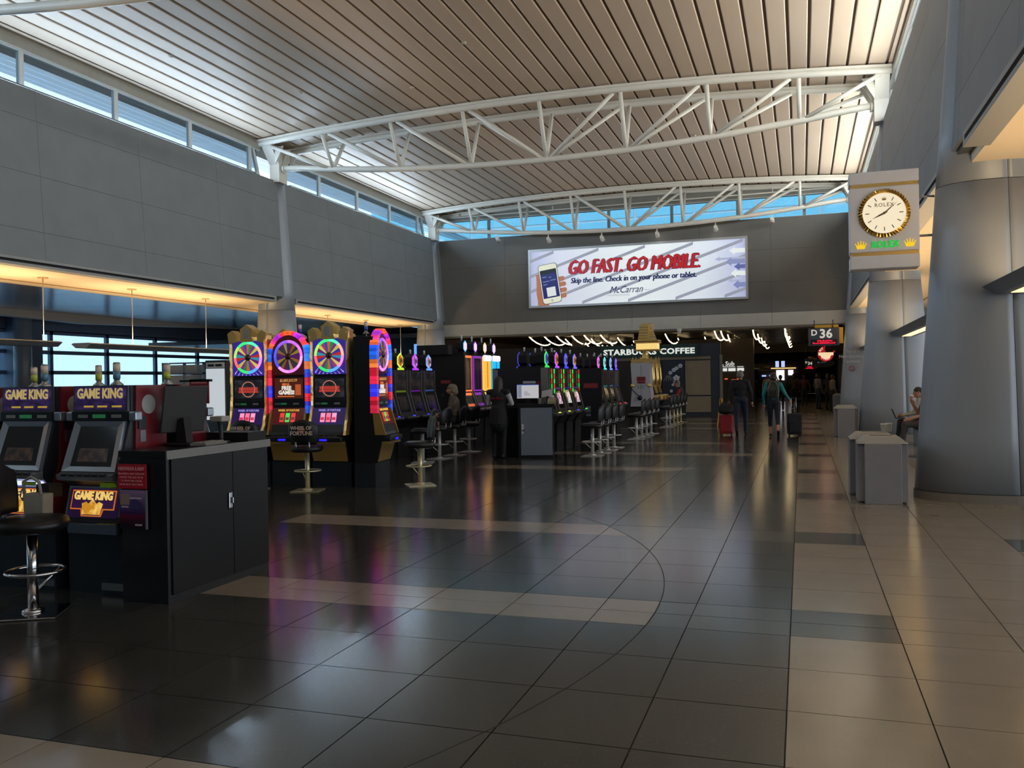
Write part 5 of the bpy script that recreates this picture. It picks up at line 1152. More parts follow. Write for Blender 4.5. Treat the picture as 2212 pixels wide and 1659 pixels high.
# tower slots
TC = [((255, 120, 60), (120, 90, 60), 'red-edged bronze'), ((120, 40, 160), (50, 30, 60), 'dark violet'), ((255, 190, 80), (255, 170, 60), 'orange'), ((40, 190, 255), (30, 170, 240), 'cyan')]
def tower_slot(y, rim, fill, nm, bright, rz=PI/2, x=-8.0, label=None):
    t = thing('slot_machine', label or 'tower slot with a tall %s light column and small hexagon topper' % nm, 'slot machine', (x, y, 0), rz, 'tower slots')
    blk = P('slot_black', (15, 15, 17), .35); alu = P('slot_aluminium', (122, 122, 120), .3, .6)
    G().prism([(.45, 0), (.08, 0), (.05, .62), (-.1, .84), (.02, 1.0), (.12, 1.32), (.12, 2.28), (.45, 2.28)], 'x', -.32, .32).build('cabinet', blk, t)
    G().box(-.31, .31, .09, .13, 1.34, 2.26).build('column_rim', EM('tower_rim_'+nm, rim, 1.1), t)
    G().box(-.245, .245, .08, .1, 1.38, 2.2).build('column_panel', EM('tower_fill_'+nm, fill, 1.2) if bright else screen_mat('tower_fill_'+nm, tuple(int(v*.4) for v in fill), fill, (9, 9, 1), .7), t)
    G().box(-.03, .03, .072, .09, 1.42, 2.12).build('column_bar', EM('tower_bar_'+nm, tuple(int(v*.72) for v in fill), 1.0), t)
    if bright: G().cbox(-.28, .28, .04, .12, 2.14, 2.3, .05).build('cloud_cap', EM('cloud_white', (236, 226, 250), 1.1), t)
    G().prism([(.005, .955), (.115, 1.3), (.105, 1.305), (-.005, .955)], 'x', -.27, .27).build('lower_screen', screen_mat('tower_low', (20, 18, 20), (60, 48, 44), (7, 7, 9), .5), t)
    G().prism([(.095, 1.24), (.115, 1.3), (.1, 1.305), (.082, 1.24)], 'x', -.27, .27).build('lamp_strip', EM('tower_rim_'+nm, rim, 1.1), t)
    G().prism([(.0, .96), (.02, 1.02), (.008, 1.025), (-.012, .96)], 'x', -.25, .25).build('lamp_strip', EM('tower_low_'+nm, tuple(int(v*.8) for v in rim), 1.0), t)
    for s in (-1, 1):
        a, b = sorted((s*.29, s*.33)); G().prism([(.0, .88), (-.06, .92), (.09, 1.36), (.16, 1.36)], 'x', a, b).build('side_rail', alu, t)
    G().cbox(-.32, .32, -.26, .0, .84, .90, .02).build('button_deck', P('deck_grey', (80, 80, 82), .35, .4), t)
    tp = G().prism(hexp(.12, .15, 2.5), 'y', .15, .32).build('topper', blk, t)
    G().prism(hexp(.115, .145, 2.5), 'y', .14, .15).build('topper_edge', EM('tower_hex_'+nm, {'red-edged bronze': (90, 190, 250), 'dark violet': (150, 90, 250), 'orange': (240, 210, 120), 'cyan': (200, 170, 250)}[nm], 1.1), tp)
    G().prism(hexp(.09, .115, 2.5), 'y', .133, .141).build('topper_face', EM('tower_hexf', (250, 206, 226), 1.1), tp)
    G().box(-.1, .1, .15, .32, 2.28, 2.36).build('topper_foot', blk, t)
    G().cyl((0, .24, 2.64), (0, .24, 2.78), .022, n=10).build('candle_lens', P('candle_clear', (196, 200, 204), .25), t)
    return t
for k, y in enumerate((20.85, 21.58, 22.32, 23.05)): tower_slot(y, *TC[k], k > 1)
e3 = end_panel(-9.3, -8.0, 20.45, 2.28, 'tall black end panel of the tower slots with a red sign and vents', black_m, (.0, 1.55, .28, .09))
for x in (-.0, .25): G().lathe([(.05, 0), (.05, .006)], 14, (x+.05, -.046, 1.27), 'y').build('vent', P('vent_dark', (40, 42, 46), .4), e3)
G().box(.08, .18, -.05, -.04, .74, .82).build('pale_label', P('label_slate', (110, 124, 140), .5), e3); G().box(.1, .16, -.05, -.04, .68, .72).build('pale_label', P('label_slate', (110, 124, 140), .5), e3)
G().box(-.58, .3, -.25, .03, 2.28, 2.52).build('sign_housing', blackm2, e3); G().box(-.62, -.55, -.26, -.22, 2.30, 2.56).build('blue_side_light', EM('side_blue', (110, 170, 255), 1.0), e3)
gtw = thing('slot_machine', 'tower slot turned away, its bowed green light edge showing beside the end panel', 'slot machine', (-9.1, 20.9, 0), -PI/2, 'tower slots')
G().prism([(.45, 0), (.08, 0), (.05, .62), (-.1, .84), (.02, 1.0), (.12, 1.32), (.12, 2.28), (.45, 2.28)], 'x', -.32, .32).build('cabinet', P('slot_black', (15, 15, 17), .35), gtw)
for s in (-1, 1): G().tube([(s*.33, .10-.13*math.sin(PI*i/12), 1.3+i*.075) for i in range(13)], .03, 6).build('bowed_light', EM('bow_green', (50, 230, 90), 1.3), gtw)
G().tube([(.34, -.02, .8), (.34, -.0, 1.0), (.34, .08, 1.28)], .022, 6).build('chrome_rail', chrome, gtw)
# golden bank with white lever cabinet and gold beast on top
gb = thing('lever_cabinet', 'white end cabinet with black side lever, gold lamps and red notices', 'cabinet', (-4.92, 28.2, 0))
wc = P('cabinet_white', (186, 188, 196), .4)
G().prism([(-.36, .70), (.36, .70), (.28, 1.35), (.28, 2.1), (-.34, 2.1), (-.30, 1.35)], 'y', -.05, .5).build('shell', wc, gb)
G().box(-.42, .42, -.0, .6, 0, .70).build('plinth', blackm2, gb)
G().box(-.012, -.004, -.054, -.049, .72, 2.05).build('seam', P('seam_dark', (70, 70, 76), .6), gb)
for (a, b, z0, z1) in ((-.14, .14, 1.52, 1.66), (-.13, .13, 1.44, 1.51)):
    G().box(a, b, -.058, -.05, z0, z1).build('notice', P('notice_crimson', (128, 24, 34), .5), gb)
for s in (-1, 1): G().lathe([(.0, -.12), (.05, -.1), (.07, -.04), (.05, .0)], 12, (s*.27, -.05, 1.38), 'y').build('gold_knob', gold, gb)
G().tube([(-.34, -.08, 1.3), (-.2, -.12, 1.15), (-.05, -.14, 1.02)], .014, 8).build('lever_arm', blackm2, gb)
G().ell((-.04, -.14, .98), (.085, .07, .085)).build('lever_ball', P('lever_black', (14, 13, 12), .2), gb)
for k in range(6): G().box(-.12+.08*(k % 3), -.07+.08*(k % 3), -.056, -.05, 1.28+.06*(k//3), 1.31+.06*(k//3)).build('label', P('label_slate', (110, 124, 140), .5), gb)
sta = thing('gold_statue', 'ornate gold temple statue on a tiered gold stand above the white cabinet', 'statue', (-4.82, 28.45, 2.115))
G().box(-.42, .42, -.3, .3, -.01, .1).build('ledge', gold, sta)
G().lathe([(.16, .1), (.11, .2), (.09, .34), (.13, .40)], 8).build('pedestal', gold, sta)
G().prism([(-.26, .40), (.42, .40), (.42, .62), (-.26, .62)], 'y', -.25, .25).build('lantern_box', EM('lantern_glow', (250, 214, 130), .9), sta)
for z in (.38, .62, .68): G().cbox(-.31, .48, -.3, .3, z, z+.05, .015).build('tier', gold, sta)
G().prism([(-.22, .73), (.12, .73), (.16, 1.2), (.02, 1.28), (-.14, 1.22)], 'y', -.14, .14).build('temple_slab', gold, sta)
for i in range(5): G().prism([(-.2+.012*i, .78+i*.09), (.1+.006*i, .78+i*.09), (.1+.006*i, .80+i*.09), (-.2+.012*i, .80+i*.09)], 'y', -.165, -.13).build('slab_band', goldf, sta)
for i in range(6): G().prism([(.12-.0*i, .75+i*.085), (.36-.03*i, .75+i*.085), (.33-.03*i, .82+i*.085), (.12, .82+i*.085)], 'y', -.12+.01*i, .12-.01*i).build('carved_step', gold, sta)
G().tube([(.05, 0, 1.26), (.2, 0, 1.28), (.28, 0, 1.18), (.26, 0, 1.0)], .015, 6).build('scroll', gold, sta)
for s in (-1, 1):
    for q in range(4): G().prism([(-.4+q*.25, .08), (-.33+q*.25, .08), (-.365+q*.25, .2)], 'y', s*.29-.02, s*.29+.02).build('finial', gold, sta)
for k, y in enumerate((29.6, 30.5, 31.4, 32.3)):
    t = thing('slot_machine', 'all-gold ornate slot machine in the golden bank', 'slot machine', (-4.9, y, 0), PI/2, 'golden slot machines')
    G().prism([(.45, 0), (.08, 0), (.05, .62), (-.1, .84), (.06, 1.1), (.14, 1.36), (.14, 2.0), (.45, 2.0)], 'x', -.33, .33).build('cabinet', blackm2, t)
    for s in (-1, 1): G().tube([(s*.3, .12, 1.3), (s*.33, .08, 1.6), (s*.3, .1, 1.95), (s*.26, .12, 2.12)], .055, 8).build('gold_pillar', gold, t)
    G().prism([(.05, 1.08), (.13, 1.36), (.1, 1.37), (.02, 1.08)], 'x', -.28, .28).build('gold_panel', goldf, t)
    G().cbox(-.32, .32, -.22, .04, .82, 1.02, .05).build('gold_deck', gold, t)
    G().box(-.24, .24, .12, .145, 1.42, 1.9).build('screen', screen_mat('gold_screen', (30, 18, 16), (120, 60, 50), (6, 6, 8), .6), t)
    for q in (-.25, 0, .25): G().prism([(q-.07, 1.98), (q+.07, 1.98), (q+.05, 2.15), (q, 2.26), (q-.05, 2.15)], 'y', .08, .3).build('crown_peak', gold, t)
# attendant desk
d2 = thing('attendant_desk', 'black attendant desk with a blue-grey metal door and white handle', 'counter', (-5.2, 17.2, 0), math.radians(14))
G().box(-.36, .36, -.02, .30, .0, 1.06).build('cabinet', black_m, d2)
G().box(-.39, .39, -.06, .32, 1.06, 1.11).build('worktop', P('worktop_black', (22, 22, 24), .3), d2)
dd = G().box(-.30, .345, -.035, -.02, .06, 1.03).build('door', P('door_blue_grey', (132, 144, 158), .34, .3), d2)
G().cbox(-.285, -.245, -.05, -.035, .50, .70, .006).build('handle_plate', P('handle_white', (222, 222, 220), .4), dd); G().box(-.27, -.21, -.07, -.05, .55, .59).build('handle', chrome, dd)
d3 = thing('low_cabinet', 'low black cabinet beside the attendant', 'cabinet', (-5.85, 17.62, 0))
G().box(-.30, .2, -.25, .04, 0, 1.0).build('body', black_m, d3); G().box(-.305, -.295, -.255, -.24, 0, 1.0).build('metal_edge', steel, d3); G().box(-.3, .2, -.26, .04, 1.0, 1.03).build('top', blackm2, d3)
m2 = thing('desk_monitor', 'lit white desk monitor with a blue side bar in front of the attendant', 'monitor', (-5.40, 17.36, 1.11), .2)
G().cbox(-.24, .24, -.02, .03, .10, .42, .01).build('casing', blackm2, m2)
G().box(-.225, .225, -.025, -.018, .115, .40).build('screen', EM('monitor_white', (196, 196, 200), .8), m2); G().box(-.215, -.13, -.03, -.024, .13, .38).build('side_bar', EM('monitor_grey', (140, 146, 170), .7), m2); G().box(-.225, .225, -.03, -.024, .385, .40).build('title_bar', EM('monitor_blue2', (70, 90, 180), .7), m2)
for k in range(3): G().box(-.08, .0+.03*k, -.03, -.024, .24-.03*k, .248-.03*k).build('screen_line', EM('monitor_line', (90, 90, 100), .5), m2)
G().box(-.04, .04, 0, .05, .0, .12).build('stand', blackm2, m2); G().box(-.1, .1, -.05, .1, 0, .012).build('foot', blackm2, m2); G().box(-.1, .16, -.01, .02, .42, .47).build('sticker', P('sticker_pale', (170, 176, 190), .5), m2)
pp = thing('paper_sheet', 'tilted white paper sheet in a holder on the attendant desk', 'paper', (-5.0, 17.42, 1.11), .1)
G().prism([(-.13, .12), (.1, .16), (.12, .30), (-.11, .26)], 'y', 0, .004).build('sheet', P('paper_white', (206, 206, 204), .7), pp); G().box(-.02, .02, .0, .03, 0, .15).build('holder', blackm2, pp); G().box(-.07, .07, -.03, .06, 0, .01).build('foot', blackm2, pp)
tp_ = thing('adding_machine', 'beige adding machine with paper roll on the attendant desk', 'calculator', (-4.86, 17.24, 1.11), .2)
G().prism([(-.1, 0), (.1, 0), (.1, .12), (.0, .10), (-.1, .05)], 'x', -.08, .08).build('body', P('adding_beige', (160, 150, 124), .5), tp_); G().cyl((-.05, .09, .14), (.05, .09, .14), .03, n=12).build('paper_roll', P('paper_white', (206, 206, 204), .7), tp_)
cup = thing('paper_cup', 'pale paper cup standing on the attendant desk', 'cup', (-5.1, 17.18, 1.11))
G().lathe([(.03, 0), (.04, .1), (.043, .1), (.043, .11)], 14).build('cup', P('cup_cream', (186, 180, 166), .6), cup)
frost = bpy.data.materials.new('frosted_glass'); frost.use_nodes = True
_n = frost.node_tree; _t = _n.nodes.new('ShaderNodeBsdfTranslucent'); _t.inputs[0].default_value = (.9, .93, .95, 1); _n.links.new(_t.outputs[0], _n.nodes['Material Output'].inputs[0])
# kiosk seen over the poker machines
ki = thing('white_kiosk', 'white glazed kiosk standing in the bright side aisle', 'kiosk', (-20.5, 26, 0))
kg = P('kiosk_grey', (120, 132, 150), .4)
for x in (-1.33, -.415, .41): G().box(x-.04, x+.04, -.03, .05, 0, 2.45).build('frame_post', kg, ki)
for z in (.0, 1.36, 2.03, 2.4): G().box(-1.35, .45, -.03, .05, z, z+.05).build('frame_rail', kg, ki)
for (a, b, z0, z1) in ((-1.27, -.45, 1.4, 2.0), (-.38, .36, 1.4, 2.0), (-1.27, -.45, 2.06, 2.36), (-.38, .36, 2.06, 2.36)): G().box(a, b, -.04, .02, z0, z1).build('frosted_pane', frost, ki)
fz = thing('drinks_cooler', 'tall white drinks cooler with black grille beside the kiosk', 'cooler', (-19.6, 26, 0))
G().box(-.42, .45, 0, .6, 0, 2.5).build('body', P('cooler_navy', (40, 48, 62), .4), fz); G().box(-.36, .38, -.05, 0, .4, 2.2).build('door', EM('cooler_lit_door', (214, 224, 230), .7), fz); G().box(-.36, .38, -.05, 0, 2.22, 2.42).build('header', P('cooler_white', (222, 228, 232), .4), fz)
for x in (-.28, .04): G().box(x, x+.26, -.06, -.05, 2.28, 2.36).build('grille', blackm2, fz)
# ================================================================== PEOPLE
import numpy as np
def sphere_prim(g, c, r, m): g.ell(c, r, 14, 10, m)
class Body:
    """limbs and trunk as overlapping tapered volumes, fused into one skin by a voxel remesh"""
    def __init__(s): s.pr = []
    def cap(s, a, b, r0, r1, m): s.pr.append(('c', Vector(a), Vector(b), r0, r1, m)); return s
    def ell(s, c, r, m): s.pr.append(('e', Vector(c), Vector(r), 0, 0, m)); return s
    def build(s, name, mats, parent, vox=.012, scale=1.0, smooth=3):
        g = G()
        for k, a, b, r0, r1, m in s.pr:
            if k == 'e': g.ell(a, b, 16, 12)
            else:
                g.cyl(a, b, r0, r1, 12); g.ell(a, (r0,)*3, 12, 8); g.ell(b, (r1,)*3, 12, 8)
        me = bpy.data.meshes.new(name); me.from_pydata(g.v, [], g.f)
        o = bpy.data.objects.new(name, me); COL.objects.link(o)
        rm = o.modifiers.new('remesh', 'REMESH'); rm.mode = 'VOXEL'; rm.voxel_size = vox; rm.use_smooth_shade = True
        sm = o.modifiers.new('smooth', 'SMOOTH'); sm.iterations = smooth; sm.factor = .5
        dg = bpy.context.evaluated_depsgraph_get(); new = bpy.data.meshes.new_from_object(o.evaluated_get(dg)); bpy.data.objects.remove(o)
        n = len(new.polygons); c = np.zeros(n*3); new.polygons.foreach_get('center', c); c = c.reshape(-1, 3)
        best = np.full(n, 1e9); idx = np.zeros(n, int)
        for k, a, b, r0, r1, m in s.pr:
            if k == 'e': d = (np.linalg.norm((c-np.array(a))/np.array(b), axis=1)-1)*min(b)
            else:
                ab = np.array(b-a); t = np.clip(((c-np.array(a))@ab)/max(1e-9, ab@ab), 0, 1)
                d = np.linalg.norm(c-(np.array(a)+t[:, None]*ab), axis=1)-(r0+(r1-r0)*t)
            w = d < best; best[w] = d[w]; idx[w] = m
        new.materials.clear()
        for m in mats: new.materials.append(m)
        new.polygons.foreach_set('material_index', idx.astype('int32')); new.polygons.foreach_set('use_smooth', np.ones(n, dtype=bool)); new.update()
        ob = bpy.data.objects.new(name, new); COL.objects.link(ob); ob.parent = parent; ob.scale = (scale,)*3
        return ob
SKIN, TOP, BOT, SHOE, SLV = 0, 1, 2, 3, 4
def add_hand(B, wrist, d, side, curl=.6):
    """palm, four unequal curled fingers and a side thumb; d = direction the hand points"""
    w = Vector(wrist); d = Vector(d).normalized(); across = Vector((0, 1, 0)) if abs(d.z) > .6 else Vector((0, 0, 1)); across = (across-d*across.dot(d)).normalized()
    nrm = d.cross(across).normalized()*side
    p = w+d*.045; B.ell(p, (.03, .038, .05) if abs(d.z) > .6 else ((.05, .03, .034) if abs(d.x) > abs(d.y) else (.034, .05, .034)), SKIN)
    for i, l in enumerate((.068, .078, .072, .056)):
        a = w+d*.08+across*(-.027+.018*i)*-1; k1 = a+d*l*.55+nrm*l*.12; k2 = k1+(d*(1-curl)+nrm*curl).normalized()*l*.5
        B.cap(a, k1, .0095, .009, SKIN); B.cap(k1, k2, .009, .0075, SKIN)
    a = w+d*.025+across*.03; B.cap(a, a+d*.03+across*.022+nrm*.01, .011, .0095, SKIN); B.cap(a+d*.03+across*.022+nrm*.01, a+d*.06+across*.026+nrm*.018, .0095, .008, SKIN)
def person(loc, rz, label, J, cols_, hair=None, scale=1.0, vox=.013, skirt=False, short_sleeve=False, capri=False, face=True, build=1.0, hat=None, coat=False, full_sleeve=False):
    """J: joints in metres for a 1.72 m figure facing -Y"""
    t = thing('person', label, 'person', loc, rz)
    B = Body(); b = build
    pel, ch, nk, hd = [Vector(J[k]) for k in ('pelvis', 'chest', 'neck', 'head')]
    B.ell(pel+Vector((0, 0, .0)), (.165*b, .125*b, .13), BOT)
    mid = pel.lerp(ch, .5); B.ell(mid, (.150*b, .115*b, .17), TOP); B.ell(ch, (.172*b, .118*b, .18), TOP)
    B.cap(pel.lerp(ch, .15), ch, .115*b, .12*b, TOP)
    B.cap(ch+Vector((0, 0, .08)), nk, .075, .052, TOP); B.cap(nk, hd-Vector((0, 0, .03)), .05, .052, SKIN)
    up = (hd-nk).normalized()
    fw = Vector(J.get('look', (0, -1, 0))).normalized(); rt = fw.cross(Vector((0, 0, 1))).normalized()
    B.ell(hd, (.078, .09, .112), SKIN); B.ell(hd+fw*.035-Vector((0, 0, .055)), (.052, .05, .05), SKIN)
    B.cap(hd+fw*.085+Vector((0, 0, .005)), hd+fw*.108-Vector((0, 0, .025)), .012, .015, SKIN)
    B.cap(hd+fw*.086-Vector((0, 0, .058))-rt*.018, hd+fw*.086-Vector((0, 0, .058))+rt*.018, .012, .012, SKIN)
    for s in (-1, 1):
        B.ell(hd+rt*s*.08-Vector((0, 0, .012)), (.014, .02, .03), SKIN)
        sh, el, wr = [Vector(J[k+('L' if s < 0 else 'R')]) for k in ('sh', 'el', 'wr')]
        B.cap(nk-Vector((0, 0, .05)), sh, .055*b, .066*b, TOP)
        B.cap(sh, el, .060*b, .047*b, SLV if short_sleeve or full_sleeve else TOP)
        B.cap(el, wr, .043*b, .031, SKIN if short_sleeve else SLV if cols_[4] is not cols_[1] else TOP)
        add_hand(B, wr, J.get('hd'+('L' if s < 0 else 'R'), wr-el), s, J.get('curl', .5))
        hp, kn, an = [Vector(J[k+('L' if s < 0 else 'R')]) for k in ('hp', 'kn', 'an')]
        B.cap(hp, kn, .098*b, .066, BOT); B.cap(kn, an if not capri else kn.lerp(an, .45), .064, .05 if not capri else .058, BOT)
        B.cap(kn.lerp(an, .3), an, .05, .036, SKIN if capri else BOT)
        ft = Vector(J.get('ft'+('L' if s < 0 else 'R'), (0, -1, 0))).normalized()
        B.cap(an-ft*.035-Vector((0, 0, .035)), an+ft*.15-Vector((0, 0, .045)), .042, .034, SHOE)
    if coat: B.cap(pel+Vector((0, 0, .05)), pel-Vector((0, 0, .22)), .17*b, .2*b, TOP)
    body = B.build('body', cols_, t, vox)
    if face:
        for s in (-1, 1):
            G().ell(hd+fw*.083+rt*s*.03+Vector((0, 0, .008)), (.011, .011, .009), 8, 6).build('eye', P('eye_dark', (24, 18, 16), .2), t)
    if hair:
        hb = Body(); hc = hd-fw*.014+Vector((0, 0, .03)); hb.ell(hc, (.088, .098, .098), 0)
        hb.ell(hd-fw*.05-Vector((0, 0, .02)), (.078, .06, .08), 0)
        if hair[1] > 0:
            hb.cap(hd-fw*.05+Vector((0, 0, .03)), hd-fw*.085-Vector((0, 0, hair[1])), .088, .07, 0)
            for s in (-1, 1): hb.cap(hd-fw*.03+rt*s*.06, hd-fw*.05+rt*s*.075-Vector((0, 0, hair[1]*.8)), .04, .035, 0)
        hb.build('hair', [hair[0]], t, .014, 1.0, 2)
    if hat:
        G().lathe([(.095, .0), (.098, .03), (.085, .08), (.05, .108), (.0, .115)], 20, (hd.x-fw.x*.01, hd.y-fw.y*.01, hd.z+.03)).build('cap', hat, t)
        q = hd+fw*.085+Vector((0, 0, .035)); G().prism([(-.07, 0), (.07, 0), (.06, .06), (.0, .085), (-.06, .06)], 'z', -.005, .006).build('cap_brim', hat, t, q, (0, 0, math.atan2(fw.x, -fw.y)+PI))
    t.scale = (scale,)*3
    return t
def stand(**k):
    J = dict(pelvis=(0, 0, .95), chest=(0, .005, 1.27), neck=(0, .01, 1.46), head=(0, -.015, 1.60),
             shL=(-.185, .01, 1.40), elL=(-.235, .03, 1.13), wrL=(-.235, -.05, .89), shR=(.185, .01, 1.40), elR=(.235, .03, 1.13), wrR=(.235, -.05, .89),
             hpL=(-.09, 0, .90), knL=(-.10, -.015, .50), anL=(-.10, .02, .085), hpR=(.09, 0, .90), knR=(.10, -.015, .50), anR=(.10, .02, .085))
    J.update(k); return J
def M(n, c, r=.75, **k): return P('cloth_'+n, c, r, var=.12, scale=14, **k)
skin = P('skin', (186, 128, 100), .5); skin2 = P('skin_light', (206, 150, 124), .5); skin3 = P('skin_tan', (150, 100, 76), .5)
shoeb = P('shoe_black', (18, 17, 17), .5); denim = M('denim', (36, 44, 64)); blackc = M('black', (17, 17, 20)); navyc = M('navy', (24, 28, 40))
hair_dk = P('hair_dark', (42, 28, 22), .5, bump=.3, scale=40, stretch=(1, 1, .1)); hair_gr = P('hair_grey_blond', (128, 112, 92), .55, bump=.3, scale=40, stretch=(1, 1, .1)); hair_br = P('hair_brown', (58, 40, 30), .5)
hair_gy = P('hair_grey', (120, 116, 112), .55)
# woman in teal walking away, pulling a navy case
walkw = stand(chest=(0, -.02, 1.27), head=(.0, -.03, 1.60), shL=(-.175, 0, 1.40), elL=(-.26, .07, 1.13), wrL=(-.24, -.02, .88), shR=(.175, 0, 1.40), elR=(.29, .09, 1.16), wrR=(.40, .20, 1.0), hdR=(.25, .3, -1), knL=(-.10, .06, .50), anL=(-.10, .28, .17), ftL=(0, -.7, -.7), knR=(.09, -.12, .51), anR=(.09, -.14, .085))
tealc = M('teal', (26, 132, 140))
person((-.71, 24.0, 0), PI+.05, 'person in a teal long-sleeved top and dark capris walking with a backpack', {**walkw, **{a+'L': (-walkw[a+'R'][0],)+tuple(walkw[a+'R'][1:]) for a in ('el', 'wr', 'sh')}, **{a+'R': (-walkw[a+'L'][0],)+tuple(walkw[a+'L'][1:]) for a in ('el', 'wr', 'sh')}, 'hdR': (0, -.2, -1), 'hdL': (-.25, .3, -1)},
       [skin, tealc, M('dark_jeans', (30, 34, 44)), shoeb, tealc], (hair_dk, .03), .985, capri=True)
bp_ = thing('backpack', 'tan and green backpack worn over the teal top', 'backpack', (-.71, 23.83, 1.02), PI)
tan = M('tan', (116, 100, 76)); grn = M('pack_green', (62, 66, 54))
G().cbox(-.145, .145, .0, .15, .0, .46, .05).build('main_pocket', grn, bp_)
G().cbox(-.11, .11, .14, .2, .04, .25, .03).build('front_pocket', M('pack_dark', (48, 48, 42)), bp_)
G().tube([(-.12, .16, .06), (-.125, .16, .26), (-.07, .165, .41), (0, .165, .45), (.07, .165, .41), (.125, .16, .26), (.12, .16, .06)], .014, 6).build('piping', tan, bp_)
G().box(-.085, .085, .2, .206, .07, .2).build('mesh_panel', M('pack_black', (26, 26, 26)), bp_)
for s in (-1, 1): G().tube([(s*.1, .02, .45), (s*.115, -.08, .50), (s*.12, -.2, .44), (s*.125, -.22, .25), (s*.13, -.1, .05)], .022, 6).build('strap', tan, bp_)
def suitcase(loc, rz, label, m, h=.52, w=.36, d=.23, handle=.45, tilt=.0):
    t = thing('suitcase', label, 'suitcase', loc, rz)
    G().cbox(-w/2, w/2, -d/2, d/2, .05, .05+h, .035).build('shell', m, t); G().cbox(-w/2+.04, w/2-.04, -d/2-.025, -d/2+.01, .11, .05+h*.55, .02).build('front_pocket', m, t)
    G().tube([(-w/2+.02, 0, .06), (-w/2-.004, 0, .3), (-w/2+.02, 0, h+.02), (0, 0, h+.056), (w/2-.02, 0, h+.02), (w/2+.004, 0, .3), (w/2-.02, 0, .06)], .012, 6).build('zip_piping', blackc, t)
    for x in (-w/2+.05, w/2-.05):
        for y in (-d/2+.04, d/2-.04): G().cyl((x-.012, y, .026), (x+.012, y, .026), .026, n=12).build('wheel', shoeb, t)
    for x in (-.06, .06): G().cyl((x, d/2-.03, h), (x*.95, d/2-.03+tilt, h+handle), .008, n=8).build('handle_rod', chrome, t)
    G().cyl((-.075, d/2-.03+tilt, h+handle), (.075, d/2-.03+tilt, h+handle), .014, n=8).build('handle_grip', shoeb, t)
    return t
suitcase((-.20, 24.35, 0), .1, 'navy upright suitcase pulled by the person in teal', navyc, tilt=-.02, handle=.46, h=.56)
# man in dark clothes with red case
walkm = stand(elL=(-.27, .02, 1.13), wrL=(-.29, -.02, .88), elR=(.27, .05, 1.13), wrR=(.30, .10, .9), knL=(-.11, -.08, .5), anL=(-.11, -.1, .085), knR=(.10, .05, .5), anR=(.10, .2, .13), ftR=(0, -.8, -.5))
person((-1.62, 25.1, 0), PI, 'tall person in a dark jacket and jeans walking with a red case', walkm, [skin2, M('midnight', (20, 22, 30)), denim, shoeb, M('midnight', (20, 22, 30))], (hair_gy, 0), 1.035, build=1.14)
suitcase((-1.98, 24.62, 0), .05, 'red upright suitcase with a black bag strapped on top', M('case_red', (150, 28, 36), .5), h=.52, w=.37, handle=.4)
bg_ = thing('travel_bag', 'bulging black travel bag sitting on the red suitcase', 'bag', (-1.98, 24.50, .60))
B_ = Body(); B_.ell((0, 0, .15), (.21, .12, .15), 0); B_.ell((0, -.02, .08), (.2, .13, .1), 0); B_.build('bag_body', [blackc], bg_, .015); G().tube([(-.1, -.02, .27), (-.05, -.02, .34), (.05, -.02, .34), (.1, -.02, .27)], .012, 6).build('bag_handle', blackc, bg_)
# attendant at the desk, back turned
att = stand(shL=(-.20, .01, 1.38), shR=(.20, .01, 1.38), elL=(-.27, -.08, 1.14), wrL=(-.17, -.26, 1.12), elR=(.25, -.08, 1.14), wrR=(.18, -.27, 1.12), head=(0, -.04, 1.585))

at = person((-5.92, 16.98, 0), PI, 'attendant with long dark hair in a black vest over white sleeves', att, [skin, blackc, blackc, shoeb, M('white_sleeve', (196, 198, 204))], (hair_dk, .30), .985, vox=.012, face=True, full_sleeve=True, coat=True)
rt_ = M('vest_red', (150, 30, 36))
for k in range(6): G().box(-.13+k*.045, -.095+k*.045, .118, .124, 1.235+.012*(k % 2), 1.262+.012*(k % 3)).build('vest_embroidery', rt_, at)
# seated players
def sitp(h=.69, **k):
    J = dict(pelvis=(0, .02, h+.10), chest=(0, -.0, h+.42), neck=(0, -.03, h+.60), head=(0, -.06, h+.735), shL=(-.18, -.02, h+.54), elL=(-.22, -.08, h+.28), wrL=(-.18, -.30, h+.20), shR=(.18, -.02, h+.54), elR=(.22, -.08, h+.28), wrR=(.18, -.30, h+.20),
             hpL=(-.09, -.02, h+.07), knL=(-.12, -.42, h+.06), anL=(-.12, -.36, h-.36), hpR=(.09, -.02, h+.07), knR=(.12, -.42, h+.06), anR=(.12, -.36, h-.36))
    J.update(k); return J
person((-7.15, 17.6, 0), -PI/2+.2, 'grey-blond person in a brown hooded top playing a hexagon-topped slot', sitp(), [skin2, M('taupe', (92, 80, 70)), M('dark_trousers', (30, 30, 34)), P('sandal', (120, 60, 54), .5), M('taupe', (92, 80, 70))], (hair_gr, .06), 1.0, vox=.012)
person((-4.10, 32.0, 0), -PI/2, 'capped person in a red T-shirt and dark vest playing a golden slot', sitp(.69, chest=(0, -.06, 1.1), neck=(0, -.12, 1.27), head=(0, -.19, 1.40), shL=(-.18, -.08, 1.22), shR=(.18, -.08, 1.22), elL=(-.22, -.16, .98), elR=(.22, -.16, .98), wrL=(-.16, -.4, .93), wrR=(.16, -.4, .93)), [skin2, M('vest_dark', (44, 40, 38)), M('khaki', (116, 100, 76)), shoeb, M('tee_red', (170, 30, 44))], (hair_gy, 0), 1.0, short_sleeve=True, hat=M('cap_grey', (106, 104, 98)))
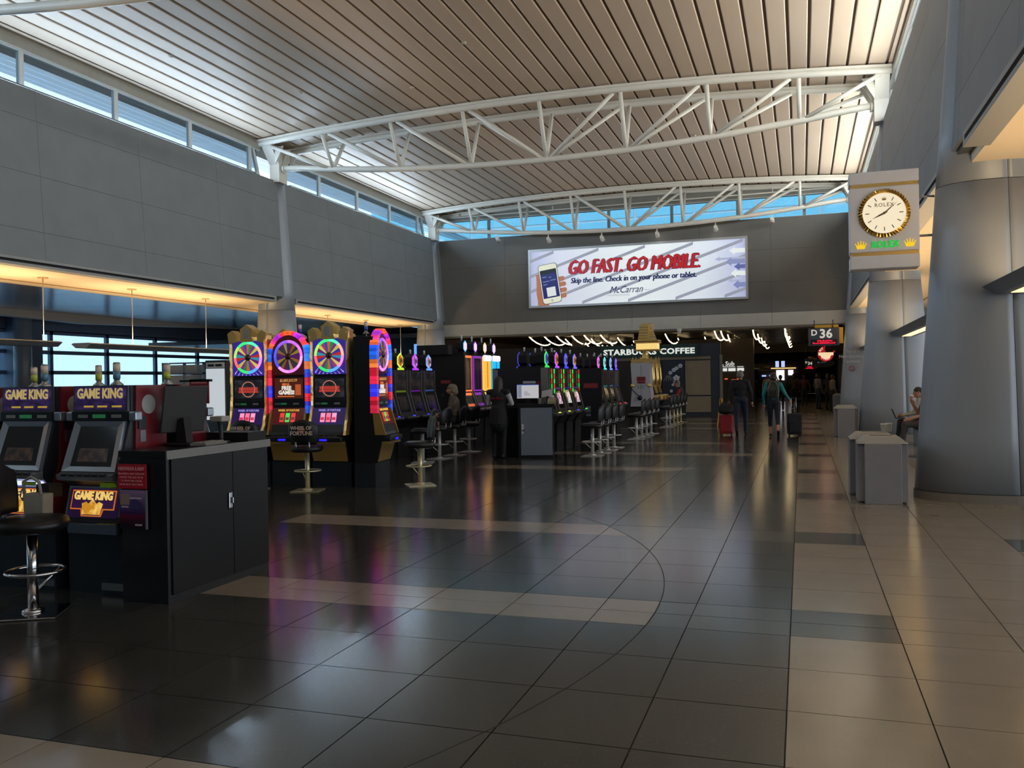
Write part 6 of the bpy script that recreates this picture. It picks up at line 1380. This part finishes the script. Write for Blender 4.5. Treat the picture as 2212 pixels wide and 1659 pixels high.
# waiting travellers right of the second column
bench = thing('bench_seat', 'dark beam seat between the second and first columns', 'seat', (2.62, 21.3, 0))
G().cbox(-.28, .28, -.9, .9, .38, .44, .02).build('seat_pad', blackc, bench); G().cbox(.24, .32, -.9, .9, .46, .9, .03).build('backrest', blackc, bench)
for y in (-.7, .7): G().box(-.2, .25, y-.03, y+.03, 0, .38).build('leg', steel, bench)
s1 = sitp(.44, wrL=(-.12, -.36, .66), wrR=(.12, -.36, .66), elL=(-.22, -.1, .72), elR=(.22, -.1, .72), anL=(-.12, -.48, .085), anR=(.12, -.52, .085), look=(0, -1, -.3))
person((2.55, 21.75, 0), -PI/2, 'seated person in black trousers with a laptop on the knees', s1, [skin, M('pale_shirt', (180, 178, 160)), blackc, P('sneaker', (60, 58, 58), .5), M('pale_shirt', (180, 178, 160))], (hair_dk, 0), 1.0)
s2_ = sitp(.44, wrL=(-.1, -.24, .92), elL=(-.22, -.12, .72), hdL=(.2, -.3, 1), wrR=(.12, -.34, .62), elR=(.22, -.1, .70), anL=(-.12, -.45, .085), anR=(.12, -.5, .085))
person((2.55, 20.85, 0), -PI/2, 'seated person in grey holding up a white-lidded drink', s2_, [skin2, M('grey_tee', (96, 96, 100)), M('grey_short', (66, 62, 60)), P('sneaker', (60, 58, 58), .5), M('grey_tee', (96, 96, 100))], (hair_dk, 0), 1.0, short_sleeve=True)
lp = thing('laptop', 'open dark laptop on the knees of the seated traveller', 'laptop', (2.14, 21.75, .585), -PI/2)
G().box(-.16, .16, -.11, .11, 0, .016).build('keyboard_base', P('laptop_dark', (44, 46, 50), .4), lp); G().prism([(-.11, .012), (-.19, .22), (-.197, .217), (-.118, .01)], 'x', -.16, .16).build('lid', P('laptop_dark', (44, 46, 50), .4), lp)
dr_ = thing('drink_cup', 'tan iced drink with a white lid raised by the seated traveller', 'cup', (2.26, 20.75, .98))
G().lathe([(.03, 0), (.04, .13)], 14).build('cup', P('iced_coffee', (170, 120, 92), .3), dr_); G().lathe([(.043, .13), (.043, .145), (.03, .165)], 14).build('lid', P('lid_white', (226, 224, 218), .4), dr_)
# crowd far down the passage
crowd = [(-2.35, 46, .2, 'person in dark clothing far down the passage by the menu boards', blackc, navyc, hair_dk, 0), (-.95, 43, PI, 'person in a grey coat and dark hat walking down the passage', M('greycoat', (76, 68, 70)), blackc, hair_dk, 0), (-.35, 45.5, PI-.3, 'person in a brown jacket walking down the passage', M('brownj', (56, 44, 36)), blackc, hair_dk, .1),
         (.12, 48.5, PI, 'person in a rust jacket deep in the passage crowd', M('rust', (90, 48, 40)), denim, hair_br, 0), (.75, 44.5, 2.2, 'person in a pale grey top standing under the gate sign', M('palegrey', (110, 104, 98)), denim, hair_br, .05), (1.15, 42.5, 2.6, 'person in black leaning by the passage wall', blackc, blackc, hair_dk, .1),
         (1.3, 40.9, 2.0, 'person in a tan jacket near the far litter bin', M('tanj', (112, 92, 72)), blackc, hair_br, 0), (-1.75, 49.5, 0, 'person in a white cap top walking up the passage', M('offwhite', (130, 128, 122)), navyc, hair_dk, 0)]
for x, y, a, lb, tp2, bt, hr, hl in crowd:
    J = stand() if y < 46 else walkm
    person((x, y, 0), a, lb, J, [skin3, tp2, bt, shoeb, tp2], (hr, hl), random.uniform(.96, 1.04), vox=.02)
